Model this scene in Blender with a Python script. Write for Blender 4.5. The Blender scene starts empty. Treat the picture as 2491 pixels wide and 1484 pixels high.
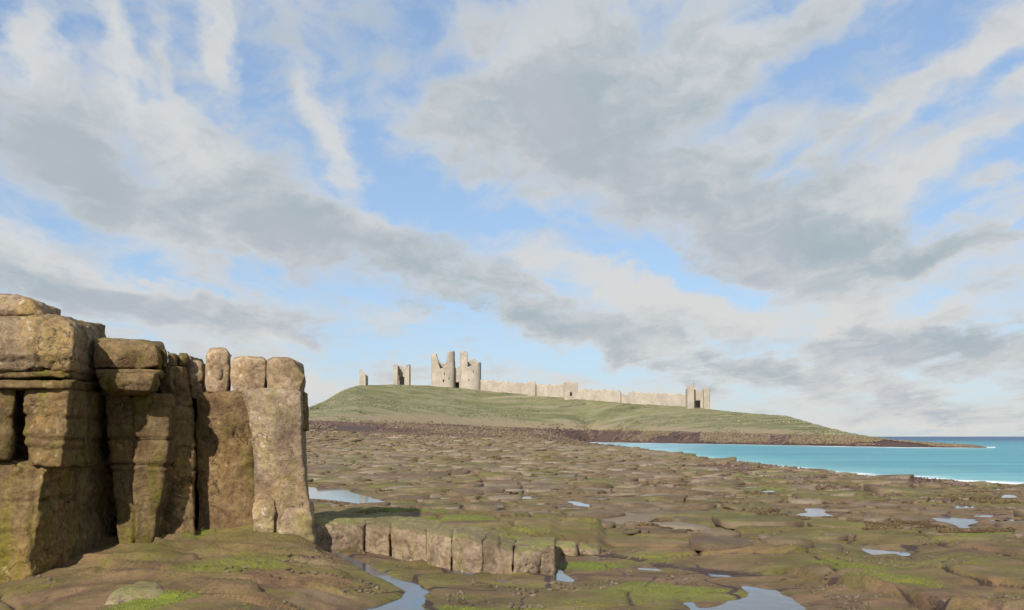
import bpy, bmesh, math, random
import numpy as np
from mathutils import Vector, Matrix

# ------------------------------------------------------------------ camera
SC = bpy.context.scene
COL = SC.collection
F, CX, HY, CZ = 2671.0, 1245.5, 1062.0, 3.0      # focal length / centre / horizon in picture units, eye height in m
cam_d = bpy.data.cameras.new('camera')
cam = bpy.data.objects.new('camera', cam_d)
COL.objects.link(cam)
cam.location = (0, 0, CZ)
cam.rotation_euler = (math.radians(90), 0, 0)
cam_d.sensor_width = 36.0
cam_d.lens = 36.0 * F / 2491.0
cam_d.shift_y = (HY - 742.0) / 2491.0
cam_d.clip_start = 0.1
cam_d.clip_end = 120000
SC.camera = cam

# ------------------------------------------------------------------ sun, exposure
SUN_EL = math.radians(33)
SUN_R = 0.44                                      # sideways / forward ratio of the light's travel
_n = math.hypot(SUN_R, 1.0)
sun_to = Vector((-SUN_R / _n * math.cos(SUN_EL), -1.0 / _n * math.cos(SUN_EL), math.sin(SUN_EL)))
sun_d = bpy.data.lights.new('sun', 'SUN')
sun_d.energy = 5.0
sun_d.angle = math.radians(0.6)
sun_d.color = (1.0, 0.92, 0.81)
sun = bpy.data.objects.new('sun', sun_d)
COL.objects.link(sun)
sun.rotation_euler = sun_to.to_track_quat('Z', 'Y').to_euler()
sun.location = (-40, -60, 60)
SC.view_settings.view_transform = 'Standard'
SC.view_settings.look = 'None'
SC.view_settings.exposure = 0.4
SC.view_settings.gamma = 1.0
SC.view_settings.use_curve_mapping = False
SC.cycles.use_denoising = True
SC.cycles.use_adaptive_sampling = True
SC.cycles.adaptive_threshold = 0.015
SC.cycles.adaptive_min_samples = 12
SC.cycles.max_bounces = 6
SC.cycles.diffuse_bounces = 3
SC.cycles.glossy_bounces = 3

# ------------------------------------------------------------------ node helpers
class NT:
    def __init__(self, tree):
        self.t = tree; self.n = tree.nodes; self.l = tree.links
    def node(self, typ, **kw):
        nd = self.n.new(typ)
        for k, v in kw.items(): setattr(nd, k, v)
        return nd
    def put(self, sock, v):
        if v is None: return
        if hasattr(v, 'is_linked') or isinstance(v, bpy.types.NodeSocket): self.l.new(v, sock)
        else: sock.default_value = v
    def math(self, op, a, b=None, c=None, clamp=False):
        nd = self.node('ShaderNodeMath', operation=op); nd.use_clamp = clamp
        self.put(nd.inputs[0], a); self.put(nd.inputs[1], b); self.put(nd.inputs[2], c)
        return nd.outputs[0]
    def vmath(self, op, a, b=None, c=None):
        nd = self.node('ShaderNodeVectorMath', operation=op)
        self.put(nd.inputs[0], a); self.put(nd.inputs[1], b)
        if c is not None: self.put(nd.inputs[2], c)
        return nd.outputs[0]
    def scale(self, v, f):
        nd = self.node('ShaderNodeVectorMath', operation='SCALE')
        self.l.new(v, nd.inputs[0]); self.put(nd.inputs[3], f)
        return nd.outputs[0]
    def ramp(self, v, lo, hi, olo=0.0, ohi=1.0, smooth=True):
        nd = self.node('ShaderNodeMapRange', interpolation_type='SMOOTHSTEP' if smooth else 'LINEAR')
        self.put(nd.inputs[0], v)
        for i, x in enumerate((lo, hi, olo, ohi)): self.put(nd.inputs[1 + i], x)
        return nd.outputs[0]
    def mix(self, f, a, b, blend='MIX'):
        nd = self.node('ShaderNodeMix', data_type='RGBA', blend_type=blend)
        self.put(nd.inputs[0], f)
        for s, v in ((nd.inputs[6], a), (nd.inputs[7], b)):
            if isinstance(v, (tuple, list)) and len(v) == 3: v = (*v, 1.0)
            self.put(s, v)
        return nd.outputs[2]
    def noise(self, vec, scale, detail=4.0, rough=0.55, dist=0.0, col=False, dims='3D'):
        nd = self.node('ShaderNodeTexNoise', noise_dimensions=dims)
        if vec is not None: self.l.new(vec, nd.inputs['Vector'])
        nd.inputs['Scale'].default_value = scale; nd.inputs['Detail'].default_value = detail
        nd.inputs['Roughness'].default_value = rough; nd.inputs['Distortion'].default_value = dist
        return nd.outputs['Color'] if col else nd.outputs[0]
    def mapping(self, vec, loc=(0, 0, 0), rot=(0, 0, 0), scale=(1, 1, 1), typ='POINT'):
        nd = self.node('ShaderNodeMapping', vector_type=typ)
        self.l.new(vec, nd.inputs[0])
        nd.inputs[1].default_value = loc; nd.inputs[2].default_value = rot; nd.inputs[3].default_value = scale
        return nd.outputs[0]

# ------------------------------------------------------------------ sky with broken cloud
def build_world():
    w = bpy.data.worlds.new('World'); SC.world = w; w.use_nodes = True
    T = NT(w.node_tree); T.n.clear()
    w.cycles.sampling_method = 'MANUAL'; w.cycles.sample_map_resolution = 512
    out = T.node('ShaderNodeOutputWorld')
    sky = T.node('ShaderNodeTexSky', sky_type='NISHITA')
    sky.sun_disc = False
    sky.sun_elevation = SUN_EL
    sky.sun_rotation = math.atan2(sun_to.x, sun_to.y)
    sky.altitude = 0; sky.air_density = 1.0; sky.dust_density = 0.7; sky.ozone_density = 2.0
    tc = T.node('ShaderNodeTexCoord')
    d = tc.outputs['Generated']
    sep = T.node('ShaderNodeSeparateXYZ'); T.l.new(d, sep.inputs[0])
    x, y, z = sep.outputs
    az = T.math('ARCTAN2', x, y)
    el = T.math('ARCSINE', z)
    # cloud deck coordinates: the direction carried up to a level sheet
    zz = T.math('ADD', T.math('MAXIMUM', z, 0.0), 0.13)
    cmb = T.node('ShaderNodeCombineXYZ')
    T.l.new(T.math('DIVIDE', x, zz), cmb.inputs[0]); T.l.new(T.math('DIVIDE', y, zz), cmb.inputs[1])
    deck = cmb.outputs[0]
    dsw = T.noise(deck, 1.1, 3.0, 0.6, col=True)
    deckw = T.vmath('ADD', deck, T.scale(T.vmath('SUBTRACT', dsw, (0.5, 0.5, 0.5)), 0.9))
    streak = T.noise(T.mapping(deckw, rot=(0, 0, math.radians(4)), scale=(2.3, 0.50, 1)), 1.0, 5.0, 0.6)
    streak2 = T.noise(T.mapping(deckw, loc=(7, 3, 0), rot=(0, 0, math.radians(8)), scale=(4.2, 1.5, 1)), 1.0, 5.0, 0.6)
    cm2 = T.node('ShaderNodeCombineXYZ'); T.l.new(az, cm2.inputs[0]); T.l.new(el, cm2.inputs[1])
    ae = cm2.outputs[0]
    # warp the placement field so that no cloud keeps a round outline
    w1 = T.vmath('SUBTRACT', T.noise(ae, 9.0, 5.0, 0.6, col=True), (0.5, 0.5, 0.5))
    w2 = T.vmath('SUBTRACT', T.noise(T.mapping(deck, scale=(1.5, .7, 1)), 1.6, 5.0, 0.65, col=True), (0.5, 0.5, 0.5))
    warp = T.vmath('ADD', T.vmath('MULTIPLY', w1, (0.10, 0.055, 0)), T.vmath('MULTIPLY', w2, (0.10, 0.055, 0)))
    aew = T.vmath('ADD', ae, warp)

    def ang(px, py):
        dx = (px - CX)
        return math.atan2(dx, F), math.atan2(HY - py, math.hypot(F, dx))
    acc = {'cover': 0.59, 'shade': 0.24}
    allb = [(round(b[4] / 10) * 10, key, b) for key in acc for b in CLOUD[key]]
    for a in sorted({q[0] for q in allb}):
        ca, sa = math.cos(math.radians(a)), math.sin(math.radians(a))
        rot = T.vmath('ADD', T.mapping(aew, rot=(0, 0, math.radians(a))), (0, 0, 0))
        for _, key, (px, py, rx, ry, _a, amp) in [q for q in allb if q[0] == a]:
            if amp < 0 and key == 'cover': amp *= .86
            A, E = ang(px, py)
            u, v_ = A * ca - E * sa, A * sa + E * ca
            m = T.vmath('MULTIPLY_ADD', rot, (F / rx, F / ry, 0), (-u * F / rx, -v_ * F / ry, 0))
            g = T.node('ShaderNodeVectorMath', operation='LENGTH'); T.l.new(m, g.inputs[0])
            acc[key] = T.math('MULTIPLY_ADD', T.math('SUBTRACT', 1.0, g.outputs['Value'], clamp=True), amp, acc[key])
    cov, shade = acc['cover'], acc['shade']
    fine = T.noise(T.mapping(aew, rot=(0, 0, math.radians(12)), scale=(1, 1.9, 1)), 20.0, 5.0, 0.60)
    cov = T.math('MULTIPLY_ADD', T.math('SUBTRACT', cov, .5), .80, .5)
    thin = T.ramp(el, 0.0, 0.07, 0.25, 1.0)
    v = T.math('MULTIPLY_ADD', T.math('MULTIPLY', T.math('SUBTRACT', streak, 0.5), thin), 1.7, cov)
    v = T.math('MULTIPLY_ADD', T.math('MULTIPLY', T.math('SUBTRACT', streak2, 0.5), thin), 1.7, v)
    v = T.math('MULTIPLY_ADD', T.math('SUBTRACT', fine, 0.5), 1.15, v)
    mask = T.ramp(v, 0.08, 1.0)
    s = T.math('MULTIPLY_ADD', T.math('SUBTRACT', streak2, 0.5), 1.5, T.math('MULTIPLY', shade, .85))
    s = T.math('MULTIPLY_ADD', T.math('SUBTRACT', fine, 0.5), 1.5, s)
    s = T.math('MULTIPLY_ADD', T.math('SUBTRACT', v, 0.9), 0.15, s)
    grey = T.ramp(s, -0.15, 1.22)
    lowc = T.ramp(el, 0.0, 0.20, 1.0, 0.0)
    bright = T.mix(lowc, (6.60, 6.80, 6.98), (7.15, 7.10, 6.85))
    hue = T.noise(ae, 5.0, 2.0)
    greyc = T.mix(T.ramp(hue, .35, .65), (3.85, 4.68, 5.15), (4.55, 4.95, 5.55))
    ccol = T.mix(grey, bright, greyc)
    # clear sky between the clouds: thin high veil on the lower part
    gm = T.node('ShaderNodeGamma'); T.l.new(T.vmath('MULTIPLY', sky.outputs[0], (.1, .1, .1)), gm.inputs[0]); gm.inputs[1].default_value = 0.55
    skyc = T.vmath("MULTIPLY", gm.outputs[0], (7.3, 8.7, 10.6))
    b1 = T.node('ShaderNodeBackground'); T.l.new(skyc, b1.inputs[0]); b1.inputs[1].default_value = 0.076
    b2 = T.node('ShaderNodeBackground'); T.l.new(ccol, b2.inputs[0]); b2.inputs[1].default_value = 0.076
    mx = T.node('ShaderNodeMixShader')
    T.l.new(mask, mx.inputs[0]); T.l.new(b1.outputs[0], mx.inputs[1]); T.l.new(b2.outputs[0], mx.inputs[2])
    T.l.new(mx.outputs[0], out.inputs[0])

# placement of the cloud masses: (column, row, half-length, half-width, tilt, amount)
CLOUD = {
 'cover': [
  # clear lanes
  (330, 60, 420, 150, 12, -0.62), (640, 150, 260, 190, 50, -0.62), (880, 90, 320, 150, 10, -0.75), (860, 300, 150, 300, -25, -0.3),
  (990, 440, 130, 260, -35, -0.75), (1190, 540, 260, 80, 22, -0.75), (1480, 620, 330, 70, 20, -0.9), (1740, 690, 260, 50, 16, -0.8), (1250, 310, 110, 60, -20, -0.45), (1040, 200, 160, 80, -20, -0.4),
  (1590, 70, 170, 70, -30, -0.7), (2060, 150, 240, 75, -32, -0.75), (2260, 60, 260, 90, -30, -0.75), (2330, 240, 300, 70, -30, -0.75), (2010, 420, 260, 60, -30, -0.65),
  (2300, 480, 330, 60, -20, -0.75), (2470, 320, 200, 90, -25, -0.6), (2400, 560, 200, 40, -15, -0.45), (1560, 370, 120, 40, -25, -0.4), (1350, 430, 90, 50, 30, -0.45), (1910, 380, 60, 26, -30, -0.6), (1810, 450, 60, 26, -20, -0.5),
  (180, 545, 170, 50, 8, -0.75), (60, 330, 60, 60, 0, -.4), (650, 655, 110, 40, -25, -0.7), (430, 690, 200, 30, 15, -0.6), (720, 725, 300, 44, 12, -0.85), (1010, 840, 330, 75, 8, -0.85), (1250, 850, 300, 46, 16, -0.8), (1120, 775, 150, 14, 22, -0.7),
  (820, 870, 160, 70, 0, -0.6), (1480, 900, 180, 22, 14, -0.6), (1990, 955, 150, 26, 12, -0.7), (1800, 780, 220, 26, 14, -0.4), (1240, 650, 60, 26, 20, -0.5), (330, 370, 130, 60, 30, -.35), (560, 640, 70, 20, 20, -0.5), (2330, 730, 200, 30, -12, -0.45), (260,190,140,60,40,-.35),
  # streaks and masses
  (60, 70, 60, 150, 0, 0.75), (110, 180, 200, 50, 50, 0.6), (250, 70, 62, 150, -25, 0.85), (290, 230, 200, 46, 45, 0.75), (400, 130, 36, 140, -10, 0.55), (525, 70, 62, 150, 5, 0.95), (560, 180, 120, 40, 60, .5), (780, 260, 60, 210, -25, 0.75), (860, 380, 66, 200, -14, 0.8), (400, 300, 260, 90, 35, 0.5), (540, 330, 160, 60, 45, .5),
  (1500, 180, 520, 300, 0, 0.35), (2050, 330, 420, 200, -25, 0.30), (1900, 480, 500, 220, 0, 0.25), (1150, 180, 260, 200, 0, .25), (600, 900, 700, 120, 0, .2),
  (80, 300, 220, 190, 30, 0.85), (230, 440, 320, 130, 22, 0.75), (620, 440, 330, 170, 25, 0.85), (700, 560, 430, 100, 10, 0.68), (1050, 640, 420, 90, 16, 0.72), (420, 560, 220, 70, 10, .5),
  (1330, 170, 330, 230, 0, 0.75), (1150, 300, 240, 130, -20, 0.5), (1450, 330, 420, 160, 10, 0.85), (1700, 470, 480, 150, 14, 0.95), (1950, 620, 480, 110, 4, 0.9), (1720, 180, 240, 110, -25, 0.7), (1930, 60, 230, 80, -30, 0.75), (1900, 280, 280, 70, -28, 0.75), (2250, 640, 330, 60, -12, 0.8),
  (2170, 90, 90, 60, -40, 0.5), (2440, 80, 160, 36, -28, 1.0), (2270, 170, 260, 34, -28, 0.75), (2430, 200, 170, 34, -25, 0.75), (2200, 300, 130, 38, -35, 0.7), (2250, 410, 220, 34, -30, 0.95), (2420, 430, 180, 36, -20, 0.85), (2440, 530, 160, 26, -20, 0.7),
  (120, 640, 330, 60, 8, 0.7), (250, 740, 380, 90, 14, 0.85), (640, 800, 420, 50, 8, 0.8), (900, 770, 300, 40, 12, 0.7), (1430, 660, 330, 60, 16, 0.95), (1700, 750, 420, 60, 14, 0.9), (2100, 760, 420, 60, 0, 0.7), (1350, 800, 360, 40, 18, 0.9), (1700, 870, 420, 60, 16, 0.9), (2200, 850, 420, 70, 0, 0.95), (2150, 950, 420, 60, 8, 0.7), (2250, 1020, 420, 30, 4, 0.7), (800, 955, 260, 40, 0, 0.5), (1500, 950, 400, 30, 8, 0.6), (450, 900, 400, 60, 0, .5)],
 'shade': [
  (80, 290, 250, 190, 30, 0.75), (230, 430, 330, 140, 22, 0.75), (640, 430, 330, 150, 25, 0.6), (700, 570, 450, 110, 10, 0.70), (1050, 640, 450, 90, 16, 0.70), (760, 340, 60, 160, -35, .35),
  (1330, 170, 380, 260, 0, 0.55), (1450, 340, 450, 180, 10, 0.65), (1700, 480, 480, 160, 14, 0.8), (1950, 620, 480, 100, 4, 0.75), (1750, 200, 280, 150, -25, 0.4), (2000, 250, 280, 80, -28, 0.35), (2250, 630, 330, 50, -14, 0.65), (1150, 300, 240, 130, -20, .3), (1950, 80, 200, 90, -30, .3),
  (120, 690, 330, 60, 10, 0.7), (300, 750, 380, 60, 14, 0.6), (680, 790, 420, 46, 8, 0.55), (1000, 740, 380, 46, 14, 0.7), (1380, 800, 380, 46, 18, 0.6), (1700, 870, 420, 60, 16, 0.55), (2200, 860, 420, 70, 0, 0.75), (2400, 820, 200, 60, 0, 0.5), (2200, 960, 420, 40, 6, 0.45), (2250, 1010, 400, 18, 4, 0.3),
  # sunlit parts
  (525, 90, 90, 170, 0, -0.5), (260, 90, 90, 170, -20, -0.4), (830, 330, 90, 240, -18, -0.6), (400, 270, 230, 70, 40, -0.35), (40, 140, 90, 70, 0, -0.4), (1430, 650, 380, 55, 16, -0.6), (1750, 740, 420, 60, 12, -0.6), (2100, 760, 420, 46, 0, -0.5), (2440, 80, 200, 50, -28, -0.5), (2250, 420, 260, 50, -30, -0.5), (2400, 480, 240, 50, -20, -0.4), (900, 540, 150, 36, 0, -0.5), (800, 450, 90, 50, 0, -.4), (520, 350, 200, 50, 30, -.3), (200, 620, 260, 30, 6, -.3), (2440, 680, 200, 60, -10, -0.3), (1600, 960, 700, 60, 6, -0.35), (800, 940, 300, 50, 0, -0.4), (2350, 1052, 500, 14, 0, -0.5)],
}
build_world()

# ------------------------------------------------------------------ numeric noise
def _hash(ix, iy, iz, seed):
    h = (ix.astype(np.int64) * 374761393 + iy.astype(np.int64) * 668265263 + iz.astype(np.int64) * 2147483647 + seed * 1274126177) & 0xFFFFFFFF
    h = ((h ^ (h >> 13)) * 1274126177) & 0xFFFFFFFF
    return ((h ^ (h >> 16)) & 0xFFFF).astype(np.float64) / 65535.0
def vnoise(x, y, z=None, seed=0):
    x = np.asarray(x, float); y = np.asarray(y, float)
    fx, fy = np.floor(x), np.floor(y)
    tx, ty = x - fx, y - fy
    ux, uy = tx * tx * tx * (tx * (tx * 6 - 15) + 10), ty * ty * ty * (ty * (ty * 6 - 15) + 10)
    def plane(kz):
        a = _hash(fx, fy, kz, seed); b = _hash(fx + 1, fy, kz, seed)
        c = _hash(fx, fy + 1, kz, seed); d = _hash(fx + 1, fy + 1, kz, seed)
        return (a * (1 - ux) + b * ux) * (1 - uy) + (c * (1 - ux) + d * ux) * uy
    if z is None: return plane(np.zeros_like(fx)) * 2 - 1
    z = np.asarray(z, float); fz = np.floor(z); tz = z - fz; uz = tz * tz * (3 - 2 * tz)
    return (plane(fz) * (1 - uz) + plane(fz + 1) * uz) * 2 - 1
def fbm(x, y, z=None, octv=4, seed=0, gain=0.5):
    s = 0.0; a = 1.0; t = 0.0; f = 1.0
    for i in range(octv):
        s = s + a * vnoise(x * f + 13.7 * i, y * f - 7.1 * i, None if z is None else z * f + 3.3 * i, seed + i)
        t += a; a *= gain; f *= 2.03
    return s / t
def sstep(a, b, v):
    t = np.clip((v - a) / (b - a), 0, 1); return t * t * (3 - 2 * t)
def voro(x, y, seed=0):
    fx, fy = np.floor(x), np.floor(y)
    f1 = np.full(x.shape, 9.0); f2 = np.full(x.shape, 9.0); cid = np.zeros(x.shape)
    zz = np.zeros_like(fx)
    for i in (-1, 0, 1):
        for j in (-1, 0, 1):
            cx, cy = fx + i, fy + j
            px = cx + 0.12 + 0.76 * _hash(cx, cy, zz, seed); py = cy + 0.12 + 0.76 * _hash(cx, cy, zz + 1, seed)
            dd = np.hypot(px - x, py - y)
            new = dd < f1
            f2 = np.where(new, f1, np.minimum(f2, dd)); cid = np.where(new, _hash(cx, cy, zz + 2, seed), cid); f1 = np.where(new, dd, f1)
    return f1, f2, cid

# ------------------------------------------------------------------ object helpers
def W(px, py, Y):                                   # a picture position at depth Y
    return Vector(((px - CX) / F * Y, Y, CZ + (HY - py) / F * Y))
def ground_at(px, py, z=0.0):                       # a picture position on level ground
    Y = F * (CZ - z) / (py - HY)
    return (px - CX) / F * Y, Y
def obj(name, mesh, mat=None, parent=None, smooth=None):
    o = bpy.data.objects.new(name, mesh)
    COL.objects.link(o)
    if mat is not None and not mesh.materials: mesh.materials.append(mat)
    if parent is not None: o.parent = parent
    if smooth: mesh.shade_smooth()
    return o
def empty(name, loc):
    o = bpy.data.objects.new(name, None); o.location = loc; o.empty_display_size = 0.3
    COL.objects.link(o); return o
def tag(o, label=None, cat=None, group=None, kind=None):
    if label: o['label'] = label
    if cat: o['category'] = cat
    if group: o['group'] = group
    if kind: o['kind'] = kind
    return o
def child(o, root):                                 # keep world place while parenting to an Empty at root
    o.parent = root
    o.matrix_parent_inverse = Matrix.Translation(-Vector(root.location))
    return o
def np_mesh(name, verts, faces_quads=None, faces_tris=None):
    me = bpy.data.meshes.new(name)
    verts = np.asarray(verts, np.float32)
    nq = 0 if faces_quads is None else len(faces_quads); nt = 0 if faces_tris is None else len(faces_tris)
    me.vertices.add(len(verts)); me.vertices.foreach_set('co', verts.ravel())
    loops = []
    starts = []
    if nq: loops.append(np.asarray(faces_quads, np.int32).ravel()); starts.append(np.arange(nq, dtype=np.int32) * 4)
    if nt: loops.append(np.asarray(faces_tris, np.int32).ravel()); starts.append(np.arange(nt, dtype=np.int32) * 3 + nq * 4)
    L = np.concatenate(loops); S = np.concatenate(starts)
    me.loops.add(len(L)); me.loops.foreach_set('vertex_index', L)
    me.polygons.add(len(S)); me.polygons.foreach_set('loop_start', S)
    me.update(calc_edges=True); me.validate()
    return me
def attr(me, name, vals):
    a = me.attributes.new(name, 'FLOAT', 'POINT'); a.data.foreach_set('value', np.asarray(vals, np.float32).ravel())

# ------------------------------------------------------------------ materials
def new_mat(name):
    m = bpy.data.materials.new(name); m.use_nodes = True
    T = NT(m.node_tree); T.n.clear()
    out = T.node('ShaderNodeOutputMaterial'); b = T.node('ShaderNodeBsdfPrincipled')
    T.l.new(b.outputs[0], out.inputs[0])
    return m, T, b
def pos(T): return T.node('ShaderNodeNewGeometry').outputs['Position']
def at(T, name): return T.node('ShaderNodeAttribute', attribute_name=name).outputs['Fac']
def bump(T, b, h, dist, strength=1.0, prev=None):
    n = T.node('ShaderNodeBump'); n.inputs['Strength'].default_value = strength; n.inputs['Distance'].default_value = dist
    T.l.new(h, n.inputs['Height'])
    if prev is not None: T.l.new(prev, n.inputs['Normal'])
    T.l.new(n.outputs[0], b.inputs['Normal']); return n.outputs[0]

def vo_edge(T, p):
    vo = T.node('ShaderNodeTexVoronoi'); vo.feature = 'DISTANCE_TO_EDGE'; vo.inputs['Scale'].default_value = .42
    T.l.new(T.vmath('ADD', p, T.scale(T.noise(p, 1.4, 4.0, .6, col=True), 1.6)), vo.inputs['Vector'])
    return vo.outputs['Distance']
def mat_cliff(name, tint=(1, 1, 1), green=0.5, ochre=0.5, moss=0.0):
    m, T, b = new_mat(name); p = pos(T)
    rnd = T.node('ShaderNodeObjectInfo').outputs['Random']
    n1 = T.noise(p, 0.55, 5.0, 0.6); n2 = T.noise(p, 1.7, 6.0, 0.65, 0.6); n3 = T.noise(T.mapping(p, scale=(2.2, 2.2, 0.5)), 1.0, 5.0, 0.6)
    n4 = T.noise(p, 9.0, 5.0, 0.7)
    c = T.mix(T.ramp(n2, .30, .68), (0.165, 0.110, 0.066), (0.355, 0.265, 0.172))
    c = T.mix(T.math('MULTIPLY', T.ramp(n1, .48, .70), ochre), c, (0.40, 0.265, 0.110))
    c = T.mix(T.math('MULTIPLY', T.ramp(n3, .46, .66), green), c, (0.225, 0.205, 0.040))
    c = T.mix(T.math('MULTIPLY', T.ramp(T.noise(p, 0.9, 5.0, .62, .4), .58, .75), .7), c, (0.47, 0.385, 0.29))
    c = T.mix(T.math('MULTIPLY', T.ramp(T.noise(T.mapping(p, scale=(1.6, 1.6, .28)), 1.3, 5.0, .65), .56, .76), .65), c, (0.085, 0.058, 0.042))
    c = T.mix(T.ramp(n4, .28, .62), T.mix(.6, c, (0.07, .048, .035)), c)
    sp = T.noise(p, 24.0, 3.0, .7)
    lv = T.node('ShaderNodeTexVoronoi'); lv.inputs['Scale'].default_value = 5.5; T.l.new(T.vmath('ADD', p, T.scale(T.noise(p, 9.0, 3.0, .6, col=True), .16)), lv.inputs['Vector'])
    c = T.mix(T.math('MULTIPLY', T.ramp(lv.outputs['Distance'], .30, .20, 0, .55), T.ramp(T.noise(p, 1.1, 3.0), .52, .62)), c, (0.48, 0.43, 0.33))
    c = T.mix(T.ramp(sp, .60, .74, 0, .35), c, (0.46, .40, .31))
    c = T.mix(T.math('MULTIPLY', T.ramp(vo_edge(T, p), .014, .0, 0, .8), T.ramp(n1, .42, .55)), c, (0.05, .038, .032))
    c = T.mix(1.0, c, tint, 'MULTIPLY')
    if moss:
        nz = T.node('ShaderNodeSeparateXYZ'); T.l.new(T.node('ShaderNodeNewGeometry').outputs['Normal'], nz.inputs[0])
        mk = T.ramp(T.math('MULTIPLY_ADD', T.math('SUBTRACT', n2, .5), 2.2, nz.outputs[2]), .66, 1.02, 0, moss)
        c = T.mix(mk, c, T.mix(T.ramp(n1, .35, .65), (0.13, 0.125, 0.03), (0.21, 0.26, 0.03)))
    v = T.math('MULTIPLY_ADD', rnd, .30, .85)
    c = T.scale(c, v)
    T.l.new(c, b.inputs['Base Color'])
    b.inputs['Roughness'].default_value = 0.88; b.inputs['Specular IOR Level'].default_value = 0.25
    vo = T.node('ShaderNodeTexVoronoi'); vo.feature = 'DISTANCE_TO_EDGE'; T.l.new(T.vmath('ADD', p, T.noise(p, 2.0, 3.0, col=True)), vo.inputs['Vector']); vo.inputs['Scale'].default_value = 1.3
    cr = T.ramp(vo.outputs['Distance'], 0.0, 0.022)
    h = T.math('MULTIPLY_ADD', n4, 0.5, T.math('MULTIPLY', n2, 0.9))
    h = T.math('MULTIPLY_ADD', cr, 0.05, h)
    h = T.math('MULTIPLY_ADD', T.noise(p, 30.0, 4.0, .75), .32, h)
    bump(T, b, h, 0.12, 1.0)
    return m

def mat_shore(name, stone=False):
    m, T, b = new_mat(name); p = pos(T)
    nA = T.noise(T.mapping(p, scale=(1, .55, 1)), 0.16, 5.0, 0.6, .4)
    nB = T.noise(p, 0.9, 6.0, 0.65); nC = T.noise(p, 5.0, 6.0, 0.7); nD = T.noise(p, 0.42, 5.0, 0.6)
    sepp = T.node('ShaderNodeSeparateXYZ'); T.l.new(p, sepp.inputs[0])
    if stone:
        rnd = T.node('ShaderNodeAttribute', attribute_name='tone').outputs['Fac']
        oi = T.node('ShaderNodeObjectInfo').outputs['Random']
        rr = T.math('FRACT', T.math('ADD', T.math('MULTIPLY', rnd, 1.0), oi))
        base = T.mix(T.ramp(nB, .3, .7), (0.116, 0.079, 0.048), (0.237, 0.181, 0.116))
        base = T.mix(T.ramp(rr, .70, 1.0), base, (0.258, 0.211, 0.155))
        base = T.mix(T.math('MULTIPLY', T.ramp(rr, .30, .0), .65), base, (0.090, 0.055, 0.034))
        alg = T.ramp(T.math('ADD', nA, T.math('MULTIPLY', rr, -.10)), .41, .56, 0, .76)
        nz = T.node('ShaderNodeSeparateXYZ'); T.l.new(T.node('ShaderNodeNewGeometry').outputs['Normal'], nz.inputs[0])
        alg = T.math('MULTIPLY', alg, T.ramp(T.math('ADD', nz.outputs[2], T.math('MULTIPLY', T.math('SUBTRACT', nC, .5), .7)), .45, .85))
    else:
        base = T.mix(T.ramp(nB, .32, .68), (0.099, 0.060, 0.036), (0.206, 0.136, 0.079))
        base = T.mix(T.ramp(nD, .52, .72), base, (0.267, 0.194, 0.133))
        base = T.mix(T.math('MULTIPLY', T.ramp(T.noise(p, .3, 5., .6), .56, .72), .8), base, (0.116, 0.067, 0.053))
        nE = T.noise(T.mapping(p, scale=(.55, 1.5, 1)), 0.75, 6.0, 0.68, .5)
        alg = T.math('ADD', T.math('ADD', T.ramp(nA, .42, .60, 0, .55), T.ramp(nE, .47, .66, 0, .62)), at(T, 'algae'), clamp=True)
        base = T.mix(T.ramp(T.noise(T.mapping(p, scale=(.6, 1.4, 1)), 1.1, 5., .6), .50, .66, 0, .7), base, (0.255, 0.165, 0.085))
    algc = T.mix(T.ramp(nD, .35, .68), (0.099, 0.107, 0.015), (0.211, 0.219, 0.026))
    algc = T.mix(T.ramp(nC, .3, .7), T.mix(.45, algc, (0.086, 0.065, 0.026)), algc)
    alg = T.math('MULTIPLY', alg, T.ramp(nC, .28, .55, .55, 1.0))
    c = T.mix(alg, base, algc)
    if not stone:
        c = T.mix(T.math('MULTIPLY', at(T, 'vivid'), T.ramp(nC, .3, .65, .25, .85)), c, (0.172, 0.258, 0.019))
        wr = at(T, 'weed')
        wr = T.ramp(T.math('MULTIPLY_ADD', T.math('SUBTRACT', nC, .5), 1.3, wr), .35, .75)
        wc = T.mix(T.ramp(nB, .35, .65), (0.039, 0.024, 0.019), (0.073, 0.045, 0.050))
        c = T.mix(wr, c, wc)
    if not stone: c = T.mix(1.0, c, (1.20, 1.17, 1.08), 'MULTIPLY')
    c = T.mix(T.ramp(T.noise(p, 22.0, 4.0, .7), .25, .65, .45, 0), c, (0.052, 0.036, 0.026))
    T.l.new(c, b.inputs['Base Color'])
    b.inputs['Roughness'].default_value = 0.82; b.inputs['Specular IOR Level'].default_value = 0.3
    h = T.math('MULTIPLY_ADD', nC, .6, T.math('MULTIPLY', T.noise(p, 28.0, 5.0, .8), .34))
    bump(T, b, h, 0.14, 1.0)
    return m
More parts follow.
